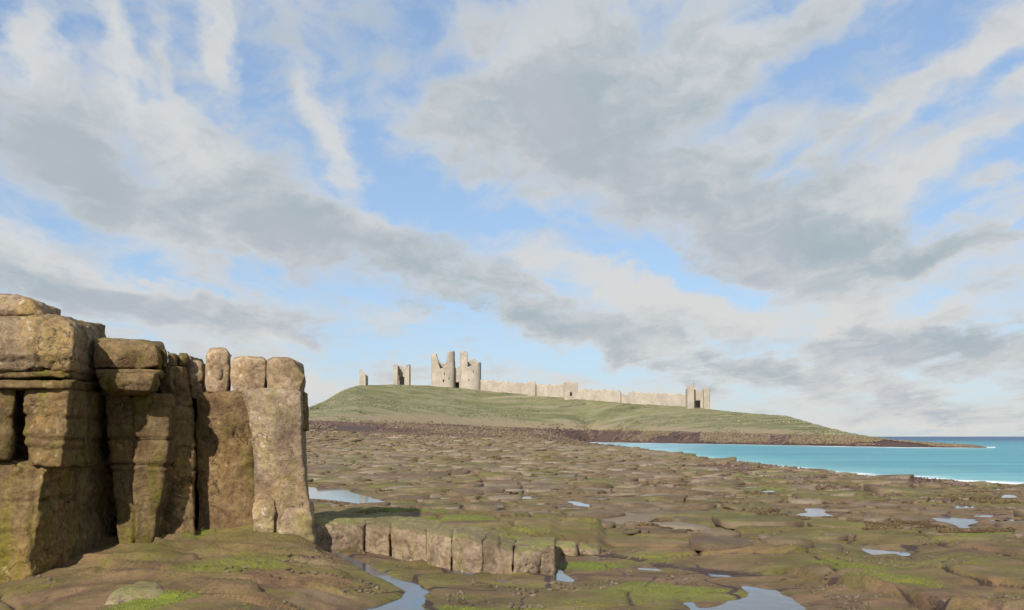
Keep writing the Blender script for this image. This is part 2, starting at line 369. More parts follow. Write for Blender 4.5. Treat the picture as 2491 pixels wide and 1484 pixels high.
def mat_hill():
    m, T, b = new_mat('hill_grass'); p = pos(T)
    st = T.mapping(p, scale=(.55, 1.5, 2.4))
    n1 = T.noise(st, 0.035, 6.0, 0.62, .5); n2 = T.noise(T.mapping(p, scale=(.5, 1.0, 2.5)), 0.11, 6.0, 0.68); n3 = T.noise(p, 0.9, 5.0, 0.7)
    c = T.mix(T.ramp(n1, .36, .62), (0.139, 0.143, 0.071), (0.231, 0.210, 0.126))
    c = T.mix(T.ramp(n2, .47, .66), c, (0.155, 0.181, 0.071))
    c = T.mix(T.math('MULTIPLY', T.ramp(T.noise(st, .07, 5., .6), .50, .68), .7), c, (0.302, 0.260, 0.181))
    c = T.mix(T.math('MULTIPLY', T.ramp(n2, .44, .30), .75), c, (0.071, 0.074, 0.040))
    c = T.mix(T.math('MULTIPLY', T.ramp(n3, .45, .3), .5), c, (0.059, 0.059, 0.029))
    low = at(T, 'foot')
    c = T.mix(T.math('MULTIPLY', T.ramp(T.math('MULTIPLY_ADD', T.math('SUBTRACT', n2, .5), .8, low), .35, .8), .85), c, (0.277, 0.223, 0.147))
    T.l.new(c, b.inputs['Base Color']); b.inputs['Roughness'].default_value = 0.95; b.inputs['Specular IOR Level'].default_value = 0.1
    bump(T, b, T.math('ADD', n3, T.math('MULTIPLY', n2, 3.)), 1.0, 0.8)
    return m
def mat_castle():
    m, T, b = new_mat('castle_stone'); p = pos(T)
    n1 = T.noise(p, 0.16, 5.0, 0.6); n2 = T.noise(p, 0.8, 5.0, 0.7)
    c = T.mix(T.ramp(n1, .36, .66), (0.325, 0.285, 0.235), (0.415, 0.368, 0.305))
    c = T.mix(T.math('MULTIPLY', T.ramp(n2, .52, .72), .55), c, (0.23, 0.20, 0.17))
    c = T.mix(T.math('MULTIPLY', T.ramp(T.noise(p, .35, 4.), .55, .7), .4), c, (0.43, 0.375, 0.315))
    T.l.new(c, b.inputs['Base Color']); b.inputs['Roughness'].default_value = 0.95; b.inputs['Specular IOR Level'].default_value = 0.1
    br = T.node('ShaderNodeTexBrick'); T.l.new(T.mapping(p, rot=(math.radians(90), 0, 0)), br.inputs[0]); br.inputs['Scale'].default_value = 1.0
    bump(T, b, T.math('ADD', n2, T.math('MULTIPLY', br.outputs['Fac'], -.4)), 0.25, 0.6)
    return m
def mat_plain(name, col, col2, scale, rough=.9, spec=.2):
    m, T, b = new_mat(name); p = pos(T)
    c = T.mix(T.ramp(T.noise(p, scale, 5.0, .65), .32, .68), col, col2)
    T.l.new(c, b.inputs['Base Color']); b.inputs['Roughness'].default_value = rough; b.inputs['Specular IOR Level'].default_value = spec
    return m
def mat_sea():
    m, T, b = new_mat('sea_water'); p = pos(T)
    sp = T.node('ShaderNodeSeparateXYZ'); T.l.new(p, sp.inputs[0])
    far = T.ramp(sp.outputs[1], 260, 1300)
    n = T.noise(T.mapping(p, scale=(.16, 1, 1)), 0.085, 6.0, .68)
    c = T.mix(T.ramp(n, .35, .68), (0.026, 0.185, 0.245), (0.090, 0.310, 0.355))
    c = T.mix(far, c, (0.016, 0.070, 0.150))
    sh = at(T, 'shoal')
    c = T.mix(T.math('MULTIPLY', sh, .6), c, (0.20, 0.42, 0.43))
    fo = T.math('MULTIPLY_ADD', T.math('SUBTRACT', T.noise(T.mapping(p, scale=(.22, 1, 1)), .28, 6.0, .7), .5), 2.4, at(T, 'foam'))
    fo = T.ramp(fo, .30, .85)
    c = T.mix(fo, c, (0.74, 0.78, 0.80))
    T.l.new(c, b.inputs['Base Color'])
    T.l.new(T.math('MULTIPLY_ADD', fo, .4, .34), b.inputs['Roughness'])
    b.inputs['IOR'].default_value = 1.33; b.inputs['Specular IOR Level'].default_value = 0.25
    w = T.noise(T.mapping(p, scale=(.4, 1, 1)), .7, 5.0, .6)
    w2 = T.noise(T.mapping(p, scale=(.3, 1, 1)), .12, 4.0, .6)
    bump(T, b, T.math('MULTIPLY_ADD', w2, 2.5, w), 0.55, 1.0)
    return m
def mat_pool():
    m, T, b = new_mat('pool_water'); p = pos(T)
    b.inputs['Base Color'].default_value = (0.055, 0.075, 0.10, 1); b.inputs['Roughness'].default_value = 0.06
    b.inputs['IOR'].default_value = 1.45
    n = T.noise(T.mapping(p, scale=(1, .6, 1)), 3.0, 3.0, .5)
    bump(T, b, n, 0.012, 0.4)
    return m
M_CLIFF = mat_cliff('cliff_rock', tint=(.69, .64, .48), green=1.0, ochre=.9)
M_CLIFF3 = mat_cliff('brown_cliff_rock', tint=(.74, .66, .50), green=.6, ochre=.5)
M_BOULDER = mat_cliff('boulder_rock', tint=(1.15, 1.14, 1.12), green=.35, ochre=.8)
M_CLIFF2 = mat_cliff('pale_cliff_rock', tint=(1.17, 1.19, 1.26), green=.45, ochre=.5)
M_LEDGE = mat_cliff('ledge_rock', tint=(1.04, 1.05, 1.12), green=.30, ochre=.3, moss=.5)
M_SHORE = mat_shore('shore_rock'); M_STONE = mat_shore('shore_stone', True)
M_HILL = mat_hill(); M_CASTLE = mat_castle(); M_SEA = mat_sea(); M_POOL = mat_pool()
M_WEED = mat_plain('seaweed_wrack', (0.045, 0.028, 0.024), (0.17, 0.115, 0.095), .22)
M_WEED2 = mat_plain('bladderwrack_brown', (0.050, 0.030, 0.018), (0.115, 0.080, 0.036), .9)
M_ALGAE = mat_plain('algae_tuft', (0.085, 0.098, 0.018), (0.165, 0.190, 0.030), 3.0)
M_TUFT = mat_plain('rough_grass', (0.095, 0.105, 0.055), (0.255, 0.235, 0.145), .09)
M_DARK = mat_plain('dark_opening', (0.03, 0.03, 0.035), (0.05, 0.05, 0.055), .5)

# ------------------------------------------------------------------ terrain
SEA_Z = -0.4
def colx(X, Y): return CX + F * X / np.maximum(Y, 6.0)
def itp(x, pts): 
    a = np.array(pts, float); return np.interp(x, a[:, 0], a[:, 1])
CREST_Y = [(-900, 1012), (0, 1008), (500, 1005), (700, 1000), (752, 990), (790, 975), (830, 951), (868, 937.5), (960, 935), (1050, 938), (1110, 943), (1170, 949), (1300, 961), (1410, 971), (1530, 981), (1690, 990), (1727, 995), (1800, 1003), (1880, 1009.5), (1912, 1011), (1950, 1022), (2000, 1037), (2050, 1050), (2100, 1061), (2180, 1070), (2260, 1076), (2340, 1082.5), (2390, 1087), (2430, 1094), (3500, 1100)]
CREST_D = [(-900, 500), (500, 560), (750, 620), (830, 740), (884, 800), (976, 850), (1110, 842), (1170, 838), (1285, 800), (1405, 770), (1530, 735), (1674, 702), (1727, 690), (1900, 610), (2000, 530), (2100, 440), (2180, 395), (2260, 372), (2340, 360), (2400, 352), (3500, 345)]
FOOT_Y = [(-900, 1030), (700, 1026), (752, 1024), (900, 1030), (1000, 1033), (1200, 1040), (1400, 1046), (1600, 1051), (1800, 1056), (2000, 1060), (2060, 1062), (2100, 1064), (2180, 1073), (2260, 1079), (2340, 1084), (2390, 1088), (2430, 1095), (3500, 1101)]
FOOT_D = [(-900, 420), (750, 450), (1000, 560), (1200, 640), (1430, 690), (1600, 590), (1750, 515), (2000, 420), (2100, 395), (2180, 372), (2260, 360), (2340, 354), (2400, 349), (3500, 343)]
NEAR_Y = [(1380, 1074), (1430, 1076), (1520, 1087), (1600, 1098), (1680, 1108), (1750, 1119), (1830, 1128), (1900, 1136), (1980, 1144), (2060, 1153), (2130, 1157), (2200, 1163), (2280, 1166), (2350, 1172), (2420, 1175), (2491, 1179), (3000, 1200)]
FAR_Y = [(1380, 1073.5), (1430, 1075.5), (1560, 1077.5), (1750, 1080.5), (2000, 1085), (2200, 1088), (2300, 1088.6), (2390, 1088.3), (3500, 1088)]
def near_d(x): return F * (CZ - SEA_Z) / (itp(x, NEAR_Y) - HY)
def far_d(x): return F * (CZ - SEA_Z) / (itp(x, FAR_Y) - HY)
# front of the ledge and of the low scarp that carries on from it: column, depth, height
SCARP = [(640, 27.6, .0), (757, 27.4, .45), (880, 27.6, .62), (1000, 25.8, .66), (1170, 24.3, .62), (1250, 23.6, .62), (1338, 23.7, .60), (1362, 27.0, .42), (1452, 27.8, .40), (1475, 27.9, .14), (1600, 25.6, .11), (1750, 24.0, .12), (1900, 23.2, .17), (2000, 21.8, .22), (2100, 20.4, .24), (2300, 18.4, .24), (2500, 17.2, .2), (2900, 16, .15)]
# level control points of the near ground (column, row, depth)
CTRL = [(0, 1420, 23.3), (80, 1402, 23.9), (280, 1332, 25.3), (380, 1312, 26.0), (470, 1303, 26.3), (600, 1296, 26.2), (757, 1292, 26.5), (700, 1302, 26.0),
        (0, 1484, 20.0), (200, 1484, 18.9), (400, 1484, 18.0), (700, 1484, 17.6), (860, 1484, 18.2), (980, 1484, 18.75), (1030, 1440, 20.95), (950, 1412, 22.4), (890, 1380, 24.4), (830, 1346, 26.5),
        (300, 1400, 22.0), (500, 1380, 22.6), (700, 1400, 21.6), (600, 1340, 24.8), (780, 1360, 24.4), (-500, 1440, 23), (-500, 1300, 30)]
ZERO = [(x, y) for x in (-30, -20, -14, -8, -4, 0, 4, 8, 14, 20, 30) for y in (40, 48, 58)] + [(x, y) for x in (-30, -20, -10, -4, 0, 6, 14, 24) for y in (-12, 0, 7)] + [(x, y) for x in (1, 4, 7, 11, 16, 24) for y in (17, 20, 23, 27, 32)] + [(-24, 32), (-14, 35), (-8, 35), (-4, 33), (-1.2, 21.5), (-1.0, 24.5), (-2, 29)]
_cp = [(W(*c).x, c[2], W(*c).z) for c in CTRL] + [(x, y, 0.0) for x, y in ZERO]
_cp = np.array(_cp)
def _tps(r2): return np.where(r2 > 1e-9, r2 * np.log(np.maximum(r2, 1e-9)), 0)
_A = _tps((_cp[:, None, 0] - _cp[None, :, 0]) ** 2 + (_cp[:, None, 1] - _cp[None, :, 1]) ** 2) + np.eye(len(_cp)) * 1e-2
_P = np.c_[np.ones(len(_cp)), _cp[:, :2]]
_S = np.linalg.solve(np.block([[_A, _P], [_P.T, np.zeros((3, 3))]]), np.r_[_cp[:, 2], 0, 0, 0])
def near_z(X, Y):
    s = _S[-3] + _S[-2] * X + _S[-1] * Y
    for i in range(len(_cp)): s = s + _S[i] * _tps((X - _cp[i, 0]) ** 2 + (Y - _cp[i, 1]) ** 2)
    return s

# rock pools: outline in picture columns / rows, on level ground at the given height
POOLS = [
 ([(700, 1184), (770, 1188), (835, 1190), (862, 1200), (905, 1210), (935, 1218), (880, 1221), (810, 1213), (740, 1210), (690, 1200)], 0.0),
 ([(1346, 1383), (1372, 1385), (1392, 1396), (1411, 1407), (1385, 1411), (1346, 1408)], 0.0),
 ([(1800, 1427), (1830, 1430), (1885, 1437), (1915, 1452), (1945, 1478), (1990, 1500), (1900, 1520), (1720, 1510), (1690, 1480), (1668, 1462), (1690, 1460), (1710, 1472), (1745, 1470), (1775, 1459), (1812, 1452), (1812, 1444), (1795, 1436)], 0.0),
 ([(1958, 1236), (2012, 1236), (2008, 1245), (2034, 1253), (1975, 1254), (1932, 1250), (1962, 1245)], 0.0),
 ([(2252, 1259), (2290, 1257), (2384, 1262), (2372, 1272), (2350, 1281), (2318, 1275), (2290, 1268)], 0.0),
 ([(2096, 1330), (2150, 1336), (2215, 1338), (2210, 1348), (2196, 1351), (2180, 1344), (2126, 1348)], 0.0),
 ([(1375, 1217), (1400, 1219), (1455, 1229), (1440, 1232), (1400, 1229)], 0.0), ([(1415, 1206), (1470, 1208), (1510, 1212), (1460, 1213)], 0.0),
 ([(1250, 1207), (1300, 1206), (1298, 1212), (1255, 1212)], 0.0), ([(1700, 1388), (1745, 1392), (1790, 1401), (1740, 1400)], 0.0), ([(1540, 1376), (1590, 1378), (1610, 1386), (1560, 1384)], 0.0), ([(1430, 1354), (1470, 1356), (1490, 1363), (1440, 1361)], 0.0),
 ([(1060, 1370), (1110, 1374), (1160, 1390), (1150, 1400), (1100, 1390)], 0.0), ([(1180, 1402), (1240, 1408), (1290, 1424), (1230, 1416)], 0.0), ([(945, 1350), (1000, 1353), (1040, 1361), (980, 1362)], 0.06),
]
STREAM = [(795, 1338, 7), (830, 1348, 9), (870, 1366, 13), (905, 1386, 17), (940, 1402, 18), (985, 1418, 24), (1012, 1434, 26), (1008, 1450, 24), (985, 1466, 40), (960, 1478, 62), (900, 1500, 80)]
for zx, zy, w_ in [(265, 527, 50), (455, 547, 45), (510, 670, 50), (640, 700, 60), (880, 610, 50), (1065, 660, 40), (1325, 690, 38), (1760, 632, 26), (1785, 690, 40), (2030, 670, 34), (2380, 735, 85), (670, 800, 34), (1150, 810, 36), (80, 845, 34), (2060, 815, 80), (2270, 912, 45), (2420, 908, 70), (2200, 880, 80), (775, 652, 26), (1870, 700, 30), (2300, 685, 34)]:
    dx = (1900 + zx * .3826) * .8731; dy = (1100 + zy * .3826) * .8731; w_ = w_ * .334
    h_ = max(1.6, w_ * .14)
    rr = random.Random(zx)
    POOLS.append(([(dx + w_ * math.cos(a) * rr.uniform(.7, 1.15), dy + h_ * math.sin(a) * rr.uniform(.6, 1.2)) for a in [k * math.pi / 4.5 for k in range(9)]], 0.0))
def sdf_poly(X, Y, poly):
    d = np.full(X.shape, 1e9); ins = np.zeros(X.shape, bool); n = len(poly)
    for i in range(n):
        ax, ay = poly[i]; bx, by = poly[(i + 1) % n]
        ex, ey = bx - ax, by - ay
        t = np.clip(((X - ax) * ex + (Y - ay) * ey) / (ex * ex + ey * ey + 1e-12), 0, 1)
        d = np.minimum(d, np.hypot(X - ax - t * ex, Y - ay - t * ey))
        c = ((ay > Y) != (by > Y)) & (X < (bx - ax) * (Y - ay) / (by - ay + 1e-12) + ax)
        ins ^= c
    return np.where(ins, -d, d)
POOL_W = []
for pts, z in POOLS:
    mx_, my_ = sum(p[0] for p in pts) / len(pts), sum(p[1] for p in pts) / len(pts)
    POOL_W.append(([ground_at(mx_ + (px - mx_) * 1.08, my_ + (py - my_) * 1.25, z) for px, py in pts], z))
# the run-off stream, falling gently towards the camera
def stream_z(Y): return 0.02 + np.clip(Y - 19.0, 0, 8) * 0.021
STREAM_W = []
for px, py, hw in STREAM:
    Y = 22.0
    for _ in range(20): Y = F * (CZ - float(stream_z(np.float64(Y)))) / (py - HY)
    STREAM_W.append(((px - CX) / F * Y, Y, (hw * 1.15 + 7) / F * Y))
def stream_d(X, Y):
    d = np.full(X.shape, 1e9)
    for i in range(len(STREAM_W) - 1):
        ax, ay, aw = STREAM_W[i]; bx, by, bw = STREAM_W[i + 1]
        ex, ey = bx - ax, by - ay
        t = np.clip(((X - ax) * ex + (Y - ay) * ey) / (ex * ex + ey * ey), 0, 1)
        d = np.minimum(d, np.hypot(X - ax - t * ex, Y - ay - t * ey) - (aw + (bw - aw) * t))
    return d
def pool_field(X, Y):                               # signed distance to the nearest pool, and its level
    D = np.full(X.shape, 1e9); Z = np.zeros(X.shape)
    for poly, z in POOL_W:
        a = np.array(poly); m = 3.0 + .04 * a[:, 1].max()
        sel = (X > a[:, 0].min() - m) & (X < a[:, 0].max() + m) & (Y > a[:, 1].min() - m) & (Y < a[:, 1].max() + m)
        if not sel.any(): continue
        d = sdf_poly(X[sel], Y[sel], poly)
        cur = D[sel]; better = d < cur
        zz_ = Z[sel]; zz_[better] = z; Z[sel] = zz_
        D[sel] = np.minimum(cur, d)
    return D, Z
VIVID = [(470, 1328, 130, 17, 1.0), (650, 1308, 130, 14, .45), (370, 1470, 110, 26, .75), (1240, 1312, 130, 20, .95), (1420, 1318, 110, 14, .7), (1130, 1268, 140, 12, .55), (560, 1390, 150, 20, .4), (900, 1225, 130, 9, .4), (1000, 1248, 150, 9, .5), (2080, 1400, 110, 22, .6), (2170, 1440, 160, 22, .45), (2430, 1300, 160, 10, .4), (1950, 1190, 170, 10, .4), (1870, 1160, 130, 8, .45), (1200, 1165, 60, 6, .4), (1160, 1420, 200, 26, .45), (1600, 1440, 240, 30, .45), (1560, 1360, 120, 16, .3)]
def terrain(X, Y, detail=True, want=False):
    X = np.asarray(X, float); Y = np.asarray(Y, float)
    x = colx(X, Y)
    Y1, Y2 = itp(x, FOOT_D), itp(x, CREST_D)
    z1 = CZ + (HY - itp(x, FOOT_Y)) / F * Y1; z2 = CZ + (HY - itp(x, CREST_Y)) / F * Y2
    # foreshore rising to the foot of the hill
    up = sstep(0, 1, np.clip((Y - 170) / np.maximum(Y1 - 170, 1), 0, 1)) * .45 + .55 * np.clip((Y - 170) / np.maximum(Y1 - 170, 1), 0, 1)
    wet = sstep(1300, 1440, x)
    zdry = z1 * np.clip(up, 0, 1) ** 1.15
    Yf = np.minimum(far_d(x), Y1 - 18); Yn = np.minimum(near_d(x), Yf - 4)
    t1 = np.clip((Y - .80 * Yn) / (.20 * Yn), 0, 1.6)
    zs = -0.4 * t1
    mid = np.clip((Y - Yn) / np.maximum(Yf - Yn, 1), 0, 1)
    zs = np.where(Y > Yn, SEA_Z - 2.2 * np.sqrt(np.clip(mid * (1 - mid) * 4, 0, 1)) * np.clip((Yf - Yn) / 30, 0, 1), zs)
    rise = np.clip((Y - Yf) / np.maximum(Y1 - Yf, 1), 0, 1)
    zs = np.where(Y > Yf, SEA_Z + (z1 - SEA_Z) * rise ** .8, zs)
    z = zdry * (1 - wet) + zs * wet
    th = np.clip((Y - Y1) / np.maximum(Y2 - Y1, 1), 0, 1)
    prof = th ** .9 * (1 - .12 * np.sin(th * math.pi))
    hillz = z1 + (z2 - z1) * prof
    beyond = Y - Y2
    hillz = np.where(beyond > 0, z2 - np.clip(beyond, 0, 45) * .015 - np.clip(beyond - 45, 0, 400) ** 1.1 * np.clip((z2 + 3) / 300, .02, .3), hillz)
    z = np.where(Y > Y1, hillz, z)
    hs = sstep(0, .25, th) * (1 - sstep(.85, 1.0, th)) * (z2 - z1 > 3)
    if detail:
        z = z + hs * (2.2 * fbm(X / 60, Y / 90, octv=4, seed=3) + .8 * fbm(X / 14, Y / 20, octv=3, seed=5)) * np.clip((z2 - z1) / 14, 0, 1)
        z = z + sstep(.0, .05, th) * .25 * fbm(X / 5, Y / 5, octv=2, seed=9)
    # near ground
    nw = (1 - sstep(30, 42, Y))
    sel = nw > 0
    zn = np.zeros_like(z); zn[sel] = near_z(X[sel], Y[sel])
    zn = np.clip(zn, -.35, .8)
    z = z + zn * nw
    sc = np.array(SCARP)
    Ys = np.interp(x, sc[:, 0], sc[:, 1]); hh = np.interp(x, sc[:, 0], sc[:, 2])
    Ysn = Ys + (.35 * fbm(X / 1.1, Y / 1.1, octv=3, seed=21) if detail else 0) * sstep(1460, 1560, x)
    tt = Y - Ysn
    plat = hh * sstep(.0, .30, tt) * (1 - sstep(6, 24, tt))
    z = np.where((Y > 10) & (plat > 0), np.maximum(z, plat + .15 * z), z)
    mound = sstep(.02, .22, zn) * nw * (plat < .05)
    alg = np.zeros_like(z); viv = np.zeros_like(z); weed = np.zeros_like(z)
    if detail:
        fl = (Y < 400) & (Y < Y1)
        xs, ys = X[fl], Y[fl]
        a = np.clip(1.15 - ys / 160, .35, 1)
        dz = .10 * fbm(xs / 3.1, ys / 3.1, octv=4, seed=11) * a
        dz = dz + (.035 * fbm(xs / .8, ys / .8, octv=3, seed=13) + .014 * fbm(xs / .22, ys / .22, octv=2, seed=15)) * (ys < 60)
        # strata lips on the mound
        q = fbm(xs / 4.2 + .25 * ys, ys / 2.6, octv=3, seed=31) * 3.2 + ys * .55
        st = q - np.floor(q); lip = (sstep(0.0, .10, st) - st) * .15
        dz = dz + lip * mound[fl] * 1.2
        # joints of the wave-cut pavement
        wx = xs + .5 * fbm(xs / 2.0, ys / 2.0, octv=3, seed=41); wy = ys + .5 * fbm(xs / 2.0, ys / 2.0, octv=3, seed=47)
        f1, f2, cid = voro(wx / 2.3, wy / 2.6, seed=5)
        e = f2 - f1
        pv = (1 - mound[fl]) * sstep(12, 20, ys)
        jo = (1 - sstep(.015, .06, e)) * pv
        uw = 1 - wet[fl] * sstep(.70, .92, ys / Yn[fl]) * (1 - sstep(0, 12, ys - Yf[fl]))
        tl = ((cid * 7.3) % 1 - .5) * (wx / 2.3 - np.floor(wx / 2.3) - .5) + ((cid * 13.7) % 1 - .5) * (wy / 2.6 - np.floor(wy / 2.6) - .5)
        dz = dz + ((cid - .5) * .14 + sstep(.06, .3, e) * .12 * tl) * pv * a + (sstep(0, .14, e) - .5) * .06 * pv - jo * .06
        z[fl] = z[fl] + dz * uw
        weed[fl] = jo * .75
        lipd = sstep(.0, .10, st) * (1 - sstep(.10, .30, st))
        weed[fl] += lipd * mound[fl] * .55 * sstep(-.1, .3, fbm(xs / 2.2, ys / 2.2, octv=2, seed=37))
    # scarp foot and wrack
    weed = weed + .42 * (np.abs(tt) < .35) * (x > 1470) * (Y < 60)
    band = sstep(.35, .75, np.clip((Y - 170) / np.maximum(Y1 - 170, 1), 0, 1)) * (1 - wet) + wet * (Y > Yf - 3)
    weed = weed + np.where(Y <= Y1 + 14, band * (.50 + .5 * (fbm(X / 30, Y / 90, octv=3, seed=55) if detail else 0)), 0)
    wetedge = wet * sstep(.72, .95, Y / Yn) * (Y < Yn + 4)
    weed = weed + wetedge * .55 + .28 * sstep(90, 200, Y) * (Y < Y1)
    for px, py, rx, ry, am in VIVID:
        Yv = F * CZ / (py - HY); 
        if px < 1000: Yv = F * (CZ - .25) / (py - HY)
        if 1000 <= px < 1480 and py > 1230: Yv = F * (CZ - .55) / (py - HY)
        Xv = (px - CX) / F * Yv; ax = rx / F * Yv; ay = max(ry / F / (CZ / Yv) * Yv, .3)
        r = np.hypot((X - Xv) / ax, (Y - Yv) / ay)
        near = r < 2.0
        if near.any():
            rn = r[near] + .55 * fbm(X[near] / 1.2, Y[near] / 1.6, octv=3, seed=61)
            viv[near] = np.maximum(viv[near], am * (1 - sstep(.45, 1.05, rn)))
    alg = np.maximum(alg, viv)
    # pools and stream cut into the rock
    D, Z = pool_field(X, Y)
    wid = .25 + .012 * Y
    if detail: D = D + (.10 + .004 * Y) * fbm(X / (.5 + .01 * Y), Y / (.5 + .01 * Y), octv=3, seed=71)
    Df = np.minimum(D, np.minimum(pool_field(X * 1.06, Y * 1.06)[0], pool_field(X * 1.12, Y * 1.12)[0]))
    k = 1 - sstep(0, 1, Df / (wid * 3.0))
    z = np.where(Y < 120, z * (1 - k) + (Z + .015) * k, z)
    z = z - .16 * (1 - sstep(-1.0, .35, D / wid)) * (Y < 120)
    sdist = np.full(X.shape, 1e9); ss = (Y > 14) & (Y < 31) & (X > -9) & (X < 3)
    if ss.any():
        sdist[ss] = stream_d(X[ss], Y[ss]) + (.07 * fbm(X[ss] / .5, Y[ss] / .5, octv=3, seed=77) if detail else 0)
        k = 1 - sstep(0, 1, sdist / 1.0)
        z = z * (1 - k) + (stream_z(Y) + .025) * k
        z = z - .14 * (1 - sstep(-.22, .06, sdist))
    rim = np.minimum(D / wid, sdist / .35)
    weed = weed + .42 * (1 - sstep(.1, 1.3, rim)) * (Y < 120)
    if want: return z, dict(algae=alg, vivid=viv, weed=np.clip(weed, 0, 1.2), th=th, Y1=Y1, rim=rim, x=x, zs=zs, wet=wet, Yn=Yn, Yf=Yf, foot=1 - sstep(.02, .38, th), mound=mound, plat=plat, hh=z2 - z1)
    return z
def tz(X, Y, detail=True):
    return terrain(np.atleast_1d(np.asarray(X, float)), np.atleast_1d(np.asarray(Y, float)), detail)

def build_ground():
    # rows get wider apart with distance, as far as they can be told apart
    q = np.linspace(1 / 13.0, 1 / 112.0, 400)
    rows = np.concatenate([np.array([-12, -6, -1, 3, 6, 9, 11.5]), 1 / q, np.arange(114, 430, 2.4), np.arange(432, 900, 3.6), np.array([915, 940, 970, 1010, 1060, 1120, 1200, 1300, 1420])])
    cs = np.concatenate([np.linspace(-3.2, -.62, 30)[:-1], np.linspace(-.62, .62, 960), np.linspace(.62, 3.2, 30)[1:]])
    Yg, Sg = np.meshgrid(rows, cs, indexing='ij')
    off = 14.0
    Xg = Sg * (Yg * .93 + off * np.exp(-np.clip(Yg, 0, 400) / 60) + 1e-3 + np.where(Yg < 0, 14 - off + 12, 0))
    sh = Xg.shape
    z, A = terrain(Xg.ravel(), Yg.ravel(), True, True)
    V = np.stack([Xg.ravel(), Yg.ravel(), z], 1)
    nr, nc = sh
    i = np.arange(nr - 1)[:, None] * nc + np.arange(nc - 1)[None, :]
    Q = np.stack([i, i + 1, i + nc + 1, i + nc], -1).reshape(-1, 4)
    edge_n = .022 + .03 * fbm(V[Q[:, 0], 0] / 16, V[Q[:, 0], 1] / 30, octv=3, seed=131)
    ishill = ((A['th'][Q].mean(1)) > np.maximum(edge_n, .002)) & ((A['hh'][Q]).mean(1) > 1.2)
    res = []
    for name, sel in (('foreshore', ~ishill), ('hill', ishill)):
        q_ = Q[sel]; u, inv = np.unique(q_.ravel(), return_inverse=True)
        me = np_mesh(name, V[u], inv.reshape(-1, 4))
        for a in ('algae', 'vivid', 'weed', 'foot'): attr(me, a, A[a][u])
        o = obj(name, me, M_SHORE if name == 'foreshore' else M_HILL, smooth=True)
        tag(o, kind='structure'); res.append(o)
    return res
foreshore, hill = build_ground()
tag(foreshore, 'wave-cut rock foreshore with algae, weed and pools spreading to the sea', 'foreshore')
tag(hill, 'long grassy hill carrying the ruined castle', 'hill')

# ------------------------------------------------------------------ sea
def build_sea():
    rows = np.concatenate([1 / np.linspace(1 / 52.0, 1 / 720.0, 150), np.array([760, 850, 1000, 1300, 1800, 2600, 4000, 7000, 12000, 25000, 60000, 100000])])
    cs = np.concatenate([np.linspace(-3, -.1, 30)[:-1], np.linspace(-.1, .60, 420), np.linspace(.6, 4, 30)[1:]])
    Yg, Sg = np.meshgrid(rows, cs, indexing='ij'); Xg = Sg * Yg
    nr, nc = Xg.shape
    i = np.arange(nr - 1)[:, None] * nc + np.arange(nc - 1)[None, :]
    Q = np.stack([i, i + 1, i + nc + 1, i + nc], -1).reshape(-1, 4)
    X, Y = Xg.ravel(), Yg.ravel()
    x = colx(X, Y); Yn, Yf = near_d(x), far_d(x)
    onw = (x > 1400)
    dn = np.abs(Y - Yn); df = np.abs(Y - Yf)
    wn = .10 * Yn + 2; wf = 26.0
    foam = np.where(onw, np.maximum(.80 * np.exp(-(dn / (wn * .55)) ** 2) * (Y > Yn - 6), .72 * np.exp(-(df / wf) ** 2) * (x < 2420)), 0)
    foam = np.maximum(foam, np.where(onw, .42 * (1 - sstep(1560, 1950, x)), 0))
    shoal = np.where(onw, np.maximum(np.exp(-(dn / (wn * 2.2)) ** 1.5), .5 * np.exp(-(df / 60) ** 1.5) * (x < 2420)), 0)
    z = SEA_Z + .05 * fbm(X / 6, Y / 4, octv=2, seed=91) * (Y < 700)
    me = np_mesh('sea', np.stack([X, Y, z], 1), Q)
    attr(me, 'foam', foam); attr(me, 'shoal', shoal)
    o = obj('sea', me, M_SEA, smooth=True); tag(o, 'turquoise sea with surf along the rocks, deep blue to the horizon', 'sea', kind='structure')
build_sea()

